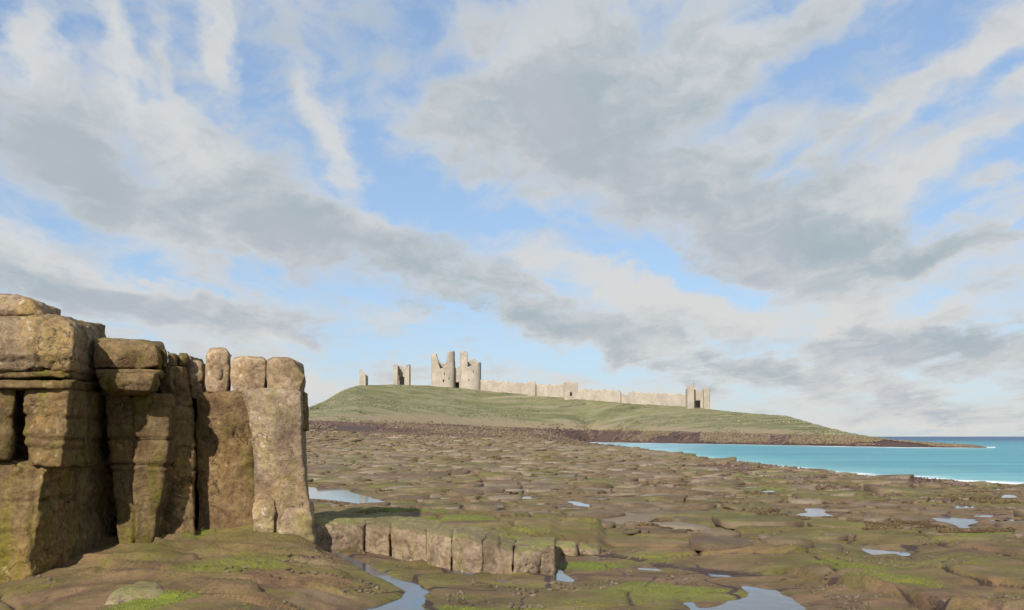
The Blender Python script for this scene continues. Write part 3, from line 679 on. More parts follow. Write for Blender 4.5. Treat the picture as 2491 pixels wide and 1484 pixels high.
# ------------------------------------------------------------------ pools
def build_pools():
    names = ['long pool beside the foot of the rock stack', 'small pool at the end of the rock ledge', 'large ragged pool at the bottom edge of the picture',
             'star-shaped pool far out among pale stones', 'long pool far right among the pale stones', 'hooked pool on the green slabs at right']
    for k, (poly, z) in enumerate(POOL_W):
        a = np.array(poly); c = a.mean(0)
        g = .35 + .012 * c[1]
        d = a - c; L = np.hypot(d[:, 0], d[:, 1])[:, None]
        ring = c + d * (1 + g * .55 / np.maximum(L, .2))
        pts = sorted(map(tuple, ring)); hull = []
        for seq in (pts, pts[::-1]):
            h = []
            for p in seq:
                while len(h) > 1 and (h[-1][0] - h[-2][0]) * (p[1] - h[-2][1]) - (h[-1][1] - h[-2][1]) * (p[0] - h[-2][0]) <= 0: h.pop()
                h.append(p)
            hull += h[:-1]
        n = len(hull)
        V = [(c[0], c[1], z - .03)] + [(p[0], p[1], z - .03) for p in hull]
        Tt = [(0, 1 + i, 1 + (i + 1) % n) for i in range(n)]
        o = obj('rock_pool', np_mesh('rock_pool', V, None, Tt), M_POOL)
        tag(o, kind='structure')
        tag(o, 'sky-reflecting ' + names[k] if k < len(names) else 'shallow puddle of seawater lying among the shore slabs', 'pool', None if k < len(names) else 'small pools on the foreshore')
    V = []; Qd = []
    for i, (px, py, w_) in enumerate(STREAM_W):
        j = min(i + 1, len(STREAM_W) - 1); h = max(i - 1, 0)
        dx, dy = STREAM_W[j][0] - STREAM_W[h][0], STREAM_W[j][1] - STREAM_W[h][1]; L = math.hypot(dx, dy)
        nx, ny = -dy / L, dx / L
        e = w_ + .16
        zz = float(stream_z(np.float64(py))) - .028
        V += [(px + nx * e, py + ny * e, zz), (px - nx * e, py - ny * e, zz)]
        if i: Qd.append((2 * i - 2, 2 * i - 1, 2 * i + 1, 2 * i))
    o = obj('stream', np_mesh('stream', V, Qd), M_POOL)
    tag(o, 'narrow winding stream of seawater draining between the mossy mound and the ledge', 'stream', kind='structure')
build_pools()

# ------------------------------------------------------------------ rock blocks
DG = bpy.context.evaluated_depsgraph_get
def rough(bm, voxel, smooth, amp, seed, grooves=(), bed=.03, clip_floor=None):
    me0 = bpy.data.meshes.new('tmp'); bm.to_mesh(me0); bm.free()
    o = bpy.data.objects.new('tmp', me0); COL.objects.link(o)
    r = o.modifiers.new('r', 'REMESH'); r.mode = 'VOXEL'; r.voxel_size = voxel; r.adaptivity = 0
    if smooth:
        s = o.modifiers.new('s', 'SMOOTH'); s.factor = .5; s.iterations = smooth
    me = bpy.data.meshes.new_from_object(o.evaluated_get(DG()))
    bpy.data.objects.remove(o); bpy.data.meshes.remove(me0)
    n = len(me.vertices)
    co = np.empty(n * 3, np.float32); me.vertices.foreach_get('co', co); co = co.reshape(-1, 3).astype(float)
    no = np.empty(n * 3, np.float32); me.vertex_normals.foreach_get('vector', no); no = no.reshape(-1, 3)
    x, y, z = co.T
    d = amp * .8 * fbm(x / 1.5, y / 1.5, z / 1.5, 2, seed)
    wx, wz = x + .25 * fbm(x / .6, y / .6, z / .6, 2, seed + 3), z + .2 * fbm(x / .6 + 9, y / .6, z / .6, 2, seed + 5)
    d += amp * .70 * (.34 - np.abs(vnoise(wx / .62, y / .62, wz / .50, seed + 7)))
    d += amp * .42 * (.34 - np.abs(vnoise(wx / .26, y / .26, wz / .20, seed + 9)))
    d += amp * .22 * vnoise(x / .1, y / .1, z / .08, seed + 11)
    cr = np.abs(fbm(x / 1.15, y / 1.15, z / .95, 3, seed + 17))
    d -= amp * 1.3 * np.exp(-(cr / .016) ** 2) * (vnoise(x / 1.7, y / 1.7, z / 1.7, seed + 19) > -.1)
    d += bed * 1.4 * np.round(2.0 * vnoise(x / 2.6, y / 2.6, z / .30, seed + 23)) / 2.0
    for kind, val, w_, dep in grooves:
        wob = .05 * fbm(x / .8, y / .8, z / .8, 2, seed + 31)
        if kind == 'h': q = z - val + wob + .02 * (x - x.mean())
        else: q = x - val + wob * 1.4 + .03 * (z - z.mean())
        d -= dep * np.exp(-(q / w_) ** 2)
    co = co + no * d[:, None]
    me.vertices.foreach_set('co', co.astype(np.float32).ravel()); me.update()
    me.shade_smooth()
    return me
def block(name, root, levels, Yf, Yb, xb=None, mat=None, seed=1, voxel=.052, smooth=2, amp=.06, cuts=9, grooves=(), bulge=.15, dzb=0.0, bed=.03, lean=0.0, lb=0.0):
    """levels (top to bottom): row, left column, right column[, shift of depth]; xb: right column at the back"""
    bm = bmesh.new(); rings = []
    zt = W(0, levels[0][0], Yf).z; zb = W(0, levels[-1][0], Yf).z
    for L in levels:
        py, xl, xr = L[:3]; f = Yf + (L[3] if len(L) > 3 else 0)
        a, b_ = W(xl, py, f), W(xr, py, f)
        z = W(0, py, Yf).z
        xbr = W(xb, 0, Yb).x if xb is not None else b_.x
        if len(L) > 4: xbr = W(L[4], 0, Yb).x
        dz = dzb * (z - zb) / max(zt - zb, .01)
        pts = [(a.x, f, z), ((a.x + b_.x) / 2, f - bulge, z), (b_.x, f, z), ((b_.x + xbr) / 2 + .03, (f + Yb) / 2, z + dz / 2), (xbr, Yb, z + dz), (a.x - lb, Yb, z + dz)]
        rings.append([bm.verts.new(p) for p in pts])
    n = 6
    for i in range(len(rings) - 1):
        for k in range(n):
            bm.faces.new((rings[i][k], rings[i + 1][k], rings[i + 1][(k + 1) % n], rings[i][(k + 1) % n]))
    bm.faces.new(rings[0]); bm.faces.new(rings[-1][::-1])
    bmesh.ops.recalc_face_normals(bm, faces=bm.faces)
    rr = random.Random(seed)
    c = Vector((0, 0, 0))
    for v in bm.verts: c += v.co
    c /= len(bm.verts)
    if all(len(L) < 5 for L in levels):
        bm2 = bm.copy()
        for _ in range(cuts):
            v = rr.choice(list(bm2.verts)); nrm = (v.co - c).normalized()
            nrm = (nrm + Vector((rr.uniform(-.5, .5), rr.uniform(-.5, .3), rr.uniform(-.5, .5)))).normalized()
            sup = max(w_.co.dot(nrm) for w_ in bm2.verts)
            size = (v.co - c).length
            off = sup - size * rr.uniform(.02, .085)
            g = bmesh.ops.bisect_plane(bm2, geom=list(bm2.verts) + list(bm2.edges) + list(bm2.faces), plane_co=nrm * off, plane_no=nrm, clear_outer=True)
            ed = [e for e in g['geom_cut'] if isinstance(e, bmesh.types.BMEdge)]
            if ed: bmesh.ops.holes_fill(bm2, edges=[e for e in bm2.edges if e.is_boundary])
        bm.free(); bm = bm2
    gv = []
    for kind, val, w_, dep in grooves:
        gv.append((kind, W(0, val, Yf).z if kind == 'h' else W(val, 0, Yf).x, w_, dep))
    me = rough(bm, voxel, smooth, amp, seed, gv, bed); me.name = name
    o = obj(name, me, mat or M_CLIFF)
    if root is not None: child(o, root)
    return o

# --- tall buttress at the picture's edge
rA = empty('rock_buttress', W(60, 1405, 23.6)); YA, YB = 23.3, 26.0
tag(rA, 'tallest rock buttress at the left edge, rounded cap above a banded pillar', 'rock', 'sandstone buttresses of the sea cliff')
block('capstone', rA, [(700, -190, -10, .9), (707, -190, 45, .6), (726, -190, 78, .3), (752, -190, 100, .2), (775, -190, 112, .4)], YA, 27.0, 150, M_BOULDER, 11, smooth=4, amp=.06)
block('cap_boulder', rA, [(752, -190, 108, .9), (762, -190, 142, .5), (778, -190, 170, .2), (802, -190, 180, .0), (860, -190, 180, -.1), (902, -190, 172, .1)], YA - .1, 27.2, 262, M_BOULDER, 12, smooth=2, amp=.06, cuts=2, dzb=.12, grooves=[('v', 100, .05, .07)])
block('slab', rA, [(899, -190, 172), (922, -190, 170)], YA + .05, 27.0, 255, M_CLIFF, 13, voxel=.06, smooth=1, amp=.04)
block('slab', rA, [(920, -190, 184), (946, -190, 168)], YA - .15, 27.0, 255, M_CLIFF, 14, voxel=.06, smooth=1, amp=.04)
block('pillar', rA, [(944, 47, 168), (1015, 50, 166), (1080, 54, 158), (1138, 58, 150)], YA + .05, 26.3, 262, M_CLIFF, 15, smooth=1, amp=.05, grooves=[('h', 1015, .03, .09), ('h', 1070, .03, .09), ('h', 1092, .025, .06), ('h', 975, .02, .04)])
block('pillar', rA, [(944, -190, 40), (1045, -190, 32), (1120, -190, 20)], YA - .1, 26.0, 60, M_CLIFF, 16, smooth=1, amp=.05)
block('backing_rock', rA, [(935, -190, 200), (1130, -190, 220)], YA + 1.2, 27.0, 250, M_CLIFF, 17, amp=.06)
block('plinth', rA, [(1118, -190, 110, .35), (1135, -190, 120, .1), (1180, -190, 100, -.1), (1300, -190, 84, -.2), (1460, -190, 76, -.3)], YA, 27.2, 315, M_CLIFF, 18, smooth=1, amp=.09, grooves=[('h', 1215, .04, .06), ('v', 92, .06, .08)], cuts=2)
# --- second buttress, set back
rB = empty('rock_buttress', W(340, 1300, 25.6)); YC = 25.2
tag(rB, 'second rock buttress with flat mossy cap and jutting nose above a tapering pillar', 'rock', 'sandstone buttresses of the sea cliff')
block('capstone', rB, [(822, 225, 300, .1), (830, 225, 352, -.2), (842, 225, 384, -.4), (870, 225, 390, -.4), (899, 225, 386, -.35)], YC, 28.2, 402, M_CLIFF, 21, smooth=1, amp=.05, dzb=.15)
block('slab', rB, [(897, 225, 394), (914, 228, 390)], YC - .5, 28.2, 404, M_CLIFF, 22, voxel=.055, smooth=1, amp=.03)
block('nose', rB, [(911, 232, 380, -.75), (930, 238, 376, -.85), (954, 250, 368, -.75), (964, 262, 352, -.4)], YC, 28.0, 396, M_CLIFF, 23, smooth=1, amp=.06)
block('pillar', rB, [(958, 256, 413), (1070, 262, 410), (1130, 268, 404), (1220, 280, 388), (1335, 288, 368)], YC + .1, 28.6, 470, M_CLIFF, 24, smooth=1, amp=.05, cuts=1, grooves=[('v', 326, .03, .14), ('h', 1069, .028, .11), ('h', 1130, .035, .14), ('h', 1146, .02, .07)])
block('step_stone', rB, [(847, 386, 405), (894, 386, 405)], YC + .5, 28.4, 418, M_CLIFF, 25, voxel=.06, smooth=2, amp=.03)
block('step_stone', rB, [(856, 405, 431), (892, 404, 430)], YC + .9, 28.6, 440, M_CLIFF, 26, voxel=.06, smooth=2, amp=.03)
block('step_stone', rB, [(856, 431, 457), (876, 431, 459), (892, 431, 450)], YC + 1.3, 28.8, 462, M_CLIFF, 27, voxel=.06, smooth=2, amp=.03)
block('column', rB, [(889, 388, 446), (930, 388, 450), (975, 388, 466), (1100, 388, 470), (1340, 388, 474)], YC + .9, 29.6, 486, M_CLIFF, 28, smooth=1, amp=.05, cuts=1, grooves=[('h', 1090, .03, .06), ('h', 1140, .03, .06), ('h', 985, .03, .05)])
block('backing_rock', rB, [(872, 190, 330), (1340, 200, 330)], YC + 2.4, 30.0, 400, M_CLIFF, 29, amp=.06)
# --- third: the square stack
rC = empty('rock_stack', W(620, 1295, 27.4)); YS = 26.35
tag(rC, 'square smooth-faced rock stack under the row of boulders, beside the pool', 'rock', 'sandstone buttresses of the sea cliff')
block('recessed_block', rC, [(949, 478, 604, .2), (960, 476, 614), (1120, 478, 618, .1), (1335, 480, 622, .1)], YS + .22, 31.0, 640, M_CLIFF3, 31, smooth=1, amp=.07, cuts=1)
block('face_block', rC, [(944, 588, 722, .25), (953, 584, 733, .05), (1000, 600, 734), (1050, 610, 734), (1120, 616, 738), (1180, 616, 744), (1240, 616, 753), (1335, 620, 760)], YS, 31.0, 745, M_CLIFF2, 32, smooth=2, amp=.055, cuts=2, bulge=.22, bed=.008)
block('side_slab', rC, [(954, 708, 748), (1010, 708, 752), (1048, 712, 748)], YS + .55, 29.5, 735, M_CLIFF, 33, voxel=.07, amp=.03)
block('broken_stone', rC, [(1196, 622, 650, .2), (1215, 612, 672), (1290, 614, 668), (1320, 614, 668)], YS - .3, 29.0, 668, M_CLIFF2, 34, smooth=2, amp=.04, cuts=12)
block('broken_stone', rC, [(1238, 694, 752, .15), (1250, 684, 759), (1300, 676, 762), (1330, 676, 762)], YS - .35, 29.0, 762, M_CLIFF2, 35, smooth=2, amp=.04, cuts=12)
block('broken_stone', rC, [(1160, 664, 700, .1), (1180, 654, 712), (1240, 660, 700)], YS - .12, 29.0, 700, M_CLIFF2, 36, smooth=2, amp=.04, cuts=12)
block('backing_rock', rC, [(955, 430, 560), (1340, 430, 560)], YS + 2.0, 32.0, 560, M_CLIFF, 37, amp=.06)
# --- boulders on top
def boulder(levels, Yf, Yb, xb, seed, label):
    o = block('boulder', None, levels, Yf, Yb, xb, M_BOULDER, seed, voxel=.036, smooth=1, amp=.035, cuts=6, bed=.004)
    tag(o, label, 'boulder', 'boulders lined up on top of the rock stack')
boulder([(874, 452, 482, .15), (884, 444, 492), (925, 443, 494), (937, 447, 490)], YS + .6, 29.2, 496, 41, 'small rounded boulder at the inner end of the row, perched on a low stone')
boulder([(931, 449, 490), (955, 450, 494), (972, 452, 494)], YS + .55, 29.2, 496, 42, 'low flat stone wedged under the innermost small boulder')
boulder([(846, 512, 546, .15), (856, 503, 554), (900, 500, 557), (938, 500, 554), (955, 504, 550)], YS + .35, 29.0, 560, 43, 'tall upright boulder, narrowest and highest of the row on the stack')
boulder([(865, 574, 640, .2), (874, 564, 647), (910, 560, 648), (938, 562, 645), (955, 568, 642)], YS + .3, 29.2, 650, 44, 'broad squarish boulder with greenish face in the middle of the row')
boulder([(869, 662, 700, .25), (876, 652, 712), (898, 650, 726), (916, 650, 742), (938, 652, 731), (957, 657, 727)], YS + .25, 29.2, 740, 45, 'outermost boulder of the row with a pointed corner overhanging the drop')

# --- low ledge running out from the stack
rL = empty('rock_ledge', W(1100, 1390, 24.6))
tag(rL, 'long low rock ledge split by upright joints, mossy on top, beside the stream', 'rock ledge')
LED = [(735, 885, 1257, 1267, 1345, 26.6, 27.4), (887, 950, 1266, 1272, 1358, 27.5, 27.0), (950, 1039, 1271, 1288, 1378, 26.8, 25.8), (1036, 1099, 1284, 1296, 1398, 25.6, 24.9), (1100, 1173, 1290, 1312, 1405, 24.9, 24.3), (1174, 1248, 1311, 1330, 1416, 24.3, 23.7), (1249, 1350, 1326, 1326, 1408, 23.75, 24.1)]
for i, (xa, xb_, ya, yb_, ybase, Ya, Yb_) in enumerate(LED):
    Yf = (Ya + Yb_) / 2
    bm = bmesh.new(); rings = []
    for k, (py_off, dY) in enumerate(((0, .62), (12, .14), (34, 0.0), (200, .0))):
        pl, pr = ya + py_off, yb_ + py_off
        if py_off == 200: pl = pr = ybase + 25
        A_, B_ = W(xa, pl, Ya + dY), W(xb_, pr, Yb_ + dY)
        if py_off == 200: A_.z = B_.z = W(0, pl, Yf).z
        back = 3.2 + .3 * (i % 3)
        sag = -.06 if k < 3 else 0
        pts = [A_, (A_ + B_) / 2 + Vector((0, -.14, .02 if k < 2 else 0)), B_, Vector((B_.x + .12, Yb_ + back, B_.z + sag)), Vector((A_.x + .12, Ya + back, A_.z + sag))]
        rings.append([bm.verts.new(p) for p in pts])
    for a in range(3):
        for k in range(5): bm.faces.new((rings[a][k], rings[a + 1][k], rings[a + 1][(k + 1) % 5], rings[a][(k + 1) % 5]))
    bm.faces.new(rings[0]); bm.faces.new(rings[-1][::-1]); bmesh.ops.recalc_face_normals(bm, faces=bm.faces)
    gr = []
    if i == 5: gr = [('v', W(1220, 0, Yf).x, .03, .07)]
    if i == 3: gr = [('v', W(1066, 0, Yf).x, .025, .04)]
    me = rough(bm, .042, 2, .05, 50 + i, gr, .015); me.name = 'block'
    child(obj('block', me, None), rL); me.materials.append(M_LEDGE)
r2 = empty('rock_ledge', W(1410, 1352, 27.9))
tag(r2, 'short low ledge stepping back behind the end of the long ledge', 'rock ledge')
for i, (a_, b_, t_, y_) in enumerate([(1340, 1405, 1324, 27.4), (1406, 1462, 1327, 27.8)]):
    o = block('block', r2, [(t_, a_ + 4, b_ - 4, .5), (t_ + 7, a_, b_, .1), (1362, a_, b_)], y_, y_ + 3.0, b_, M_LEDGE, 70 + i, voxel=.06, smooth=3, amp=.04, cuts=1)
# flat green stone at the bottom edge
o = block('slab_stone', None, [(1440, 300, 392, .5), (1448, 270, 405, .25), (1480, 250, 415, 0), (1520, 250, 420)], 18.6, 20.2, 385, M_LEDGE, 75, voxel=.05, smooth=4, amp=.03)
tag(o, 'flat low stone at the bottom edge of the mossy mound', 'stone')

# ------------------------------------------------------------------ loose slabs of the foreshore
def stone_mesh(rr, n=8):
    V = []; Fq = []; Ft = []
    rad = [rr.uniform(.66, 1.10) for _ in range(n)]
    sq = rr.uniform(.15, .45)
    for r, z in ((1.0, -.8), (1.03, .55), (.97, .84), (.84, .97), (.42, 1.0)):
        for k in range(n):
            a = 2 * math.pi * k / n + .1
            c, s = math.cos(a), math.sin(a)
            m = (abs(c) ** 3 + abs(s) ** 3) ** (-1 / 3)
            R = r * rad[k] * (1 - sq + sq * m)
            V.append((c * R, s * R, z + rr.uniform(-.10, .10) * (z > .5)))
    for L in range(4):
        for k in range(n): Fq.append((L * n + k, L * n + (k + 1) % n, (L + 1) * n + (k + 1) % n, (L + 1) * n + k))
    V.append((0, 0, 1.04)); 
    for k in range(n): Ft.append((4 * n + k, 4 * n + (k + 1) % n, 5 * n))
    return np.array(V), np.array(Fq), np.array(Ft)
def build_stones():
    rr = random.Random(4)
    variants = [stone_mesh(rr) for _ in range(14)]
    P = []
    Y = 27.0
    rg = np.random.default_rng(3)
    while Y < 330:
        pitch = 1.15 + Y * .010
        xs = np.arange(-.56 * Y, .56 * Y, 1.35 + Y * .005)
        xs = xs + rg.uniform(-.6, .6, len(xs)) + rg.uniform(0, 2)
        ys = Y + rg.uniform(-.5, .5, len(xs)) * pitch
        for a, b_ in zip(xs, ys): P.append((a, b_))
        Y += pitch
    nbig = len(P)
    u = rg.random(15000); ys = 30 + 110 * u ** 1.2; xs = rg.uniform(-.50, .50, 15000) * ys
    P += list(zip(xs, ys))
    P = np.array(P); X, Yv = P.T
    z, A = terrain(X, Yv, True, True)
    x = A['x']
    dens = fbm(X / 9, Yv / 12, octv=3, seed=81)
    front = np.zeros(len(X), bool)
    for q_ in (1.03, 1.07, 1.11, 1.16): front |= pool_field(X * q_, Yv * q_)[0] < .25
    keep = (A['rim'] > 1.3) & ~front & (A['th'] <= 0) & ~((A['wet'] > .3) & (Yv > A['Yn'] * .88) & (Yv < A['Yf'] + 8)) & (z > SEA_Z)
    keep &= ~((x < 775) & (Yv < 40)) & (A['plat'] < .36)
    keep &= ~((Yv < 33) & (x < 1500)) & (A['mound'] < .2)
    keep &= (dens > -.28 - .1 * (Yv > 60)) | (rg.random(len(X)) < .25)
    keep[nbig:] &= (vnoise(X / 3, Yv / 3, seed=87)[nbig:] > -.1) & (rg.random(len(X) - nbig) < .55)
    sc = np.array(SCARP); keep &= (Yv > np.interp(x, sc[:, 0], sc[:, 1]) + 3.5)
    near_fade = rg.random(len(X)) < sstep(25, 46, Yv) * .75 + .25
    keep &= near_fade
    idx = np.nonzero(keep)[0]
    S = .74 * np.exp(rg.normal(0, .40, len(X))) * (1.0 + np.clip(Yv - 60, 0, 200) * .004)
    S[nbig:] *= .28
    px = S / Yv
    inview = (x > 745) & (x < 2500)
    order = sorted(idx, key=lambda i: -(px[i] * (1 if inview[i] else .0)))
    single = set(order[:300])
    bases = []
    for k, (V, Fq, Ft) in enumerate(variants):
        me = np_mesh('stone', V, Fq, Ft); me.shade_smooth(); me.materials.append(M_STONE); bases.append(me)
    VV = []; QQ = []; TT = []; TN = []; off = 0
    for i in idx:
        k = rg.integers(len(variants)); s = S[i]
        sx, sy, sz = s * rg.uniform(.75, 1.35), s * rg.uniform(.65, 1.05), s ** .6 * rg.uniform(.08, .20)
        a = rg.normal(0, .3); tx, ty = rg.normal(0, .06), rg.normal(0, .06)
        M = Matrix.Translation((X[i], Yv[i], z[i] + .02)) @ Matrix.Rotation(a, 4, 'Z') @ Matrix.Rotation(tx, 4, 'X') @ Matrix.Rotation(ty, 4, 'Y') @ Matrix.Diagonal((sx, sy, sz, 1))
        if i in single:
            o = bpy.data.objects.new('stone', bases[k]); COL.objects.link(o); o.parent = foreshore; o.matrix_local = M
        else:
            m = np.array(M); V, Fq, Ft = variants[k]
            VV.append(V @ m[:3, :3].T + m[:3, 3]); QQ.append(Fq + off); TT.append(Ft + off); TN.append(np.full(len(V), rg.random())); off += len(V)
    me = np_mesh('stone_field', np.concatenate(VV), np.concatenate(QQ), np.concatenate(TT)); me.shade_smooth()
    attr(me, 'tone', np.concatenate(TN))
    o = obj('stone_field', me, M_STONE, foreshore); tag(o, kind='stuff')
    print('stones', len(idx), 'single', len(single))
build_stones()

# ------------------------------------------------------------------ seaweed and rough grass
def scatter(name, pts, sizes, mat, flat, label, cat, parent=None, seed=0):
    rg = np.random.default_rng(seed)
    n = len(pts)
    base = np.array([(1, 0, 0), (.31, .95, 0), (-.81, .59, 0), (-.81, -.59, 0), (.31, -.95, 0), (0, 0, 1), (0, 0, -.4)], float)
    tri = np.array([(k, (k + 1) % 5, 5) for k in range(5)] + [((k + 1) % 5, k, 6) for k in range(5)])
    V = base[None] * (sizes[:, None, None] * np.array([1, 1, flat])[None, None]) * rg.uniform(.6, 1.3, (n, 7, 1))
    V = V + pts[:, None, :] + rg.normal(0, .12, (n, 7, 3)) * sizes[:, None, None] * np.array([1, 1, .5])
    Tt = tri[None] + (np.arange(n) * 7)[:, None, None]
    me = np_mesh(name, V.reshape(-1, 3), None, Tt.reshape(-1, 3))
    o = obj(name, me, mat, parent); tag(o, label, cat, kind='stuff'); return o
def build_weed():
    rg = np.random.default_rng(8)
    N = 60000
    x = rg.uniform(735, 2400, N)
    Y1 = itp(x, FOOT_D); Yf = np.minimum(far_d(x), Y1 - 18); Yn = np.minimum(near_d(x), Yf - 4)
    u = rg.random(N) ** .8
    Y = np.where(x < 1430, Y1 * (.30 + .70 * u), Yf + (Y1 - Yf) * u)
    k = rg.random(N) < .35
    shore = k & (x > 1380)
    Y = np.where(shore, Yn * (.58 + .44 * rg.random(N)), Y)
    X = (x - CX) / F * Y
    z = tz(X, Y)
    d = fbm(X / 14, Y / 40, octv=3, seed=101)
    r_ = np.clip((Y - .3 * Y1) / (.7 * Y1), 0, 1)
    p_ = np.where(shore, .30, np.where(x < 1430, .12 + .55 * r_, .6))
    keep = (z > SEA_Z - .05) & (rg.random(N) < p_) & (d > -.06)
    X, Y, z = X[keep], Y[keep], z[keep]
    s = rg.uniform(.16, .55, len(X)) * (.35 + Y / 480)
    scatter('seaweed', np.stack([X, Y, z], 1), s, M_WEED, .75, 'dark purple-brown seaweed wrack heaped along the tide line', 'seaweed', seed=1)
    N = 20000
    x = rg.uniform(740, 2390, N); Y1 = itp(x, FOOT_D); Yf = np.minimum(far_d(x), Y1 - 18)
    Y = np.where(x < 1430, Y1 * (.42 + .60 * rg.random(N)), Yf + (Y1 - Yf) * (.1 + .95 * rg.random(N))); X = (x - CX) / F * Y
    z = tz(X, Y); keep = (z > SEA_Z) & (fbm(X / 20, Y / 60, octv=3, seed=121) > .0)
    p = np.stack([X, Y, z + .15], 1)[keep]
    o = scatter('shingle', p, rg.uniform(.2, .75, len(p)) * (.4 + p[:, 1] / 700), M_STONE, .6, 'pale stones speckling the dark strand below the castle hill', 'shingle', seed=9)
    attr(o.data, 'tone', np.repeat(rg.random(len(p)), 7))
    N = 60000
    u = rg.random(N); Y = 34 + 150 * u ** 1.3; X = rg.uniform(-.20, .49, N) * Y
    z, A = terrain(X, Y, True, True)
    d = fbm(X / 2.5, Y / 4.5, octv=3, seed=103)
    keep = (A['rim'] > 1.0) & (z > -.25) & (A['mound'] < .3) & (A['plat'] < .3) & ((d > .30) | (A['weed'] > .50)) & ~((A['x'] < 770) & (Y < 42)) & ~((A['wet'] > .3) & (Y > A['Yn']))
    X, Y, z = X[keep], Y[keep], z[keep]
    scatter('bladderwrack', np.stack([X, Y, z + .01], 1), rg.uniform(.03, .10, len(X)) * (.6 + Y / 60), M_WEED2, .6, 'brown bladderwrack tufts between the slabs of the foreshore', 'seaweed', seed=5)
    N = 16000
    x = rg.uniform(745, 2110, N); u = rg.random(N)
    Y1 = itp(x, FOOT_D); Y2 = itp(x, CREST_D); Y = Y1 + (Y2 - Y1) * (.02 + .95 * u); X = (x - CX) / F * Y
    z = tz(X, Y); d = fbm(X / 40, Y / 30, octv=3, seed=111)
    keep = d > .02
    scatter('rough_grass', np.stack([X, Y, z], 1)[keep], rg.uniform(.35, 1.0, keep.sum()), M_TUFT, .45, 'tussocks of rough grass over the castle hill', 'grass', seed=2)
build_weed()
def build_near():
    rg = np.random.default_rng(21)
    N = 150000
    u = rg.random(N); Y = 16.5 + 30 * u ** 1.5; X = rg.uniform(-.48, .48, N) * Y
    z, A = terrain(X, Y, True, True)
    d = fbm(X / .9, Y / 1.2, octv=3, seed=141)
    ok = (A['rim'] > .9) & ~((A['x'] < 770) & (Y > 26.5)) & ~((A['x'] < 330) & (Y > 23.0))
    k = ok & (rg.random(N) < np.clip((A['vivid'] + .5 * d - .12) * 1.3, 0, .8))
    p = np.stack([X, Y, z], 1)[k]
    scatter('green_algae', p, rg.uniform(.010, .034, len(p)), M_ALGAE, .55, 'bright green algae tufts carpeting patches of the near rock', 'algae', seed=6)
    d2 = fbm(X / 1.6, Y / 1.6, octv=3, seed=147)
    k = ok & (A['vivid'] < .2) & ((d2 > .36) | ((A['rim'] < 2.2) & (d2 > .05))) & (rg.random(N) < .22)
    p = np.stack([X, Y, z], 1)[k]
    o = scatter('pebbles', p, rg.uniform(.015, .06, len(p)) * rg.uniform(.6, 1.5, len(p)), M_STONE, .7, 'loose grey and brown pebbles scattered in hollows of the near rock', 'pebbles', seed=7)
    attr(o.data, 'tone', np.repeat(rg.random(len(p)), 7)); print('near', len(p))
build_near()

# ------------------------------------------------------------------ castle ruins
def grid_wall(plan, thick, zb, top, openings=(), closed=False, cell=.45, name='wall', jag=.5, seed=0):
    """plan: ground points; top(X, Y, s) -> height; openings(X, Y, z) -> bool"""
    P = [Vector(p) for p in plan]
    if closed: P.append(P[0])
    st = []
    for a, b_ in zip(P[:-1], P[1:]):
        L = (b_ - a).length; n = max(1, round(L / cell))
        for k in range(n): st.append(a + (b_ - a) * (k / n))
    if not closed: st.append(P[-1])
    n = len(st); m = n if closed else n - 1
    outer = np.array([(p.x, p.y) for p in st])
    tan = np.zeros_like(outer)
    for i in range(n):
        a = outer[(i - 1) % n] if (closed or i) else outer[0]; b_ = outer[(i + 1) % n] if (closed or i < n - 1) else outer[-1]
        t = b_ - a; tan[i] = t / (np.linalg.norm(t) + 1e-9)
    nrm = np.stack([-tan[:, 1], tan[:, 0]], 1)
    inner = outer + nrm * thick
    mids = np.array([(outer[i] + outer[(i + 1) % n]) / 2 for i in range(m)])
    ztop = np.array([top(mids[i][0], mids[i][1]) for i in range(m)])
    ztop = ztop + jag * (.7 * vnoise(mids[:, 0] / 3.7, mids[:, 1] / 3.7 + seed, seed=seed) + .45 * vnoise(mids[:, 0] / 1.2, mids[:, 1] / 1.2 + seed, seed=seed + 5))
    R = int(math.ceil((ztop.max() - zb) / cell))
    K = np.zeros((m, R), bool)
    for i in range(m):
        for r in range(R):
            z = zb + (r + .5) * cell
            K[i, r] = z < ztop[i] and not (openings and openings(mids[i][0], mids[i][1], z))
    V = []; Fq = []; vid = {}
    def v(i, r, side):
        i %= n
        k = (i, r, side)
        if k not in vid:
            p = outer[i] if side == 0 else inner[i]; vid[k] = len(V); V.append((p[0], p[1], zb + r * cell))
        return vid[k]
    def has(i, r):
        if r < 0 or r >= R: return False
        if closed: i %= m
        elif i < 0 or i >= m: return False
        return K[i, r]
    for i in range(m):
        for r in range(R):
            if not K[i, r]: continue
            Fq.append((v(i, r, 0), v(i + 1, r, 0), v(i + 1, r + 1, 0), v(i, r + 1, 0)))
            Fq.append((v(i + 1, r, 1), v(i, r, 1), v(i, r + 1, 1), v(i + 1, r + 1, 1)))
            if not has(i, r + 1): Fq.append((v(i, r + 1, 0), v(i + 1, r + 1, 0), v(i + 1, r + 1, 1), v(i, r + 1, 1)))
            if not has(i, r - 1): Fq.append((v(i, r, 1), v(i + 1, r, 1), v(i + 1, r, 0), v(i, r, 0)))
            if not has(i - 1, r): Fq.append((v(i, r, 1), v(i, r, 0), v(i, r + 1, 0), v(i, r + 1, 1)))
            if not has(i + 1, r): Fq.append((v(i + 1, r, 0), v(i + 1, r, 1), v(i + 1, r + 1, 1), v(i + 1, r + 1, 0)))
    return np_mesh(name, V, Fq)
def zpx(py, Y): return CZ + (HY - py) / F * Y
def xpx(px, Y): return (px - CX) / F * Y
def gz(px, Y): return float(tz(xpx(px, Y), Y)[0])
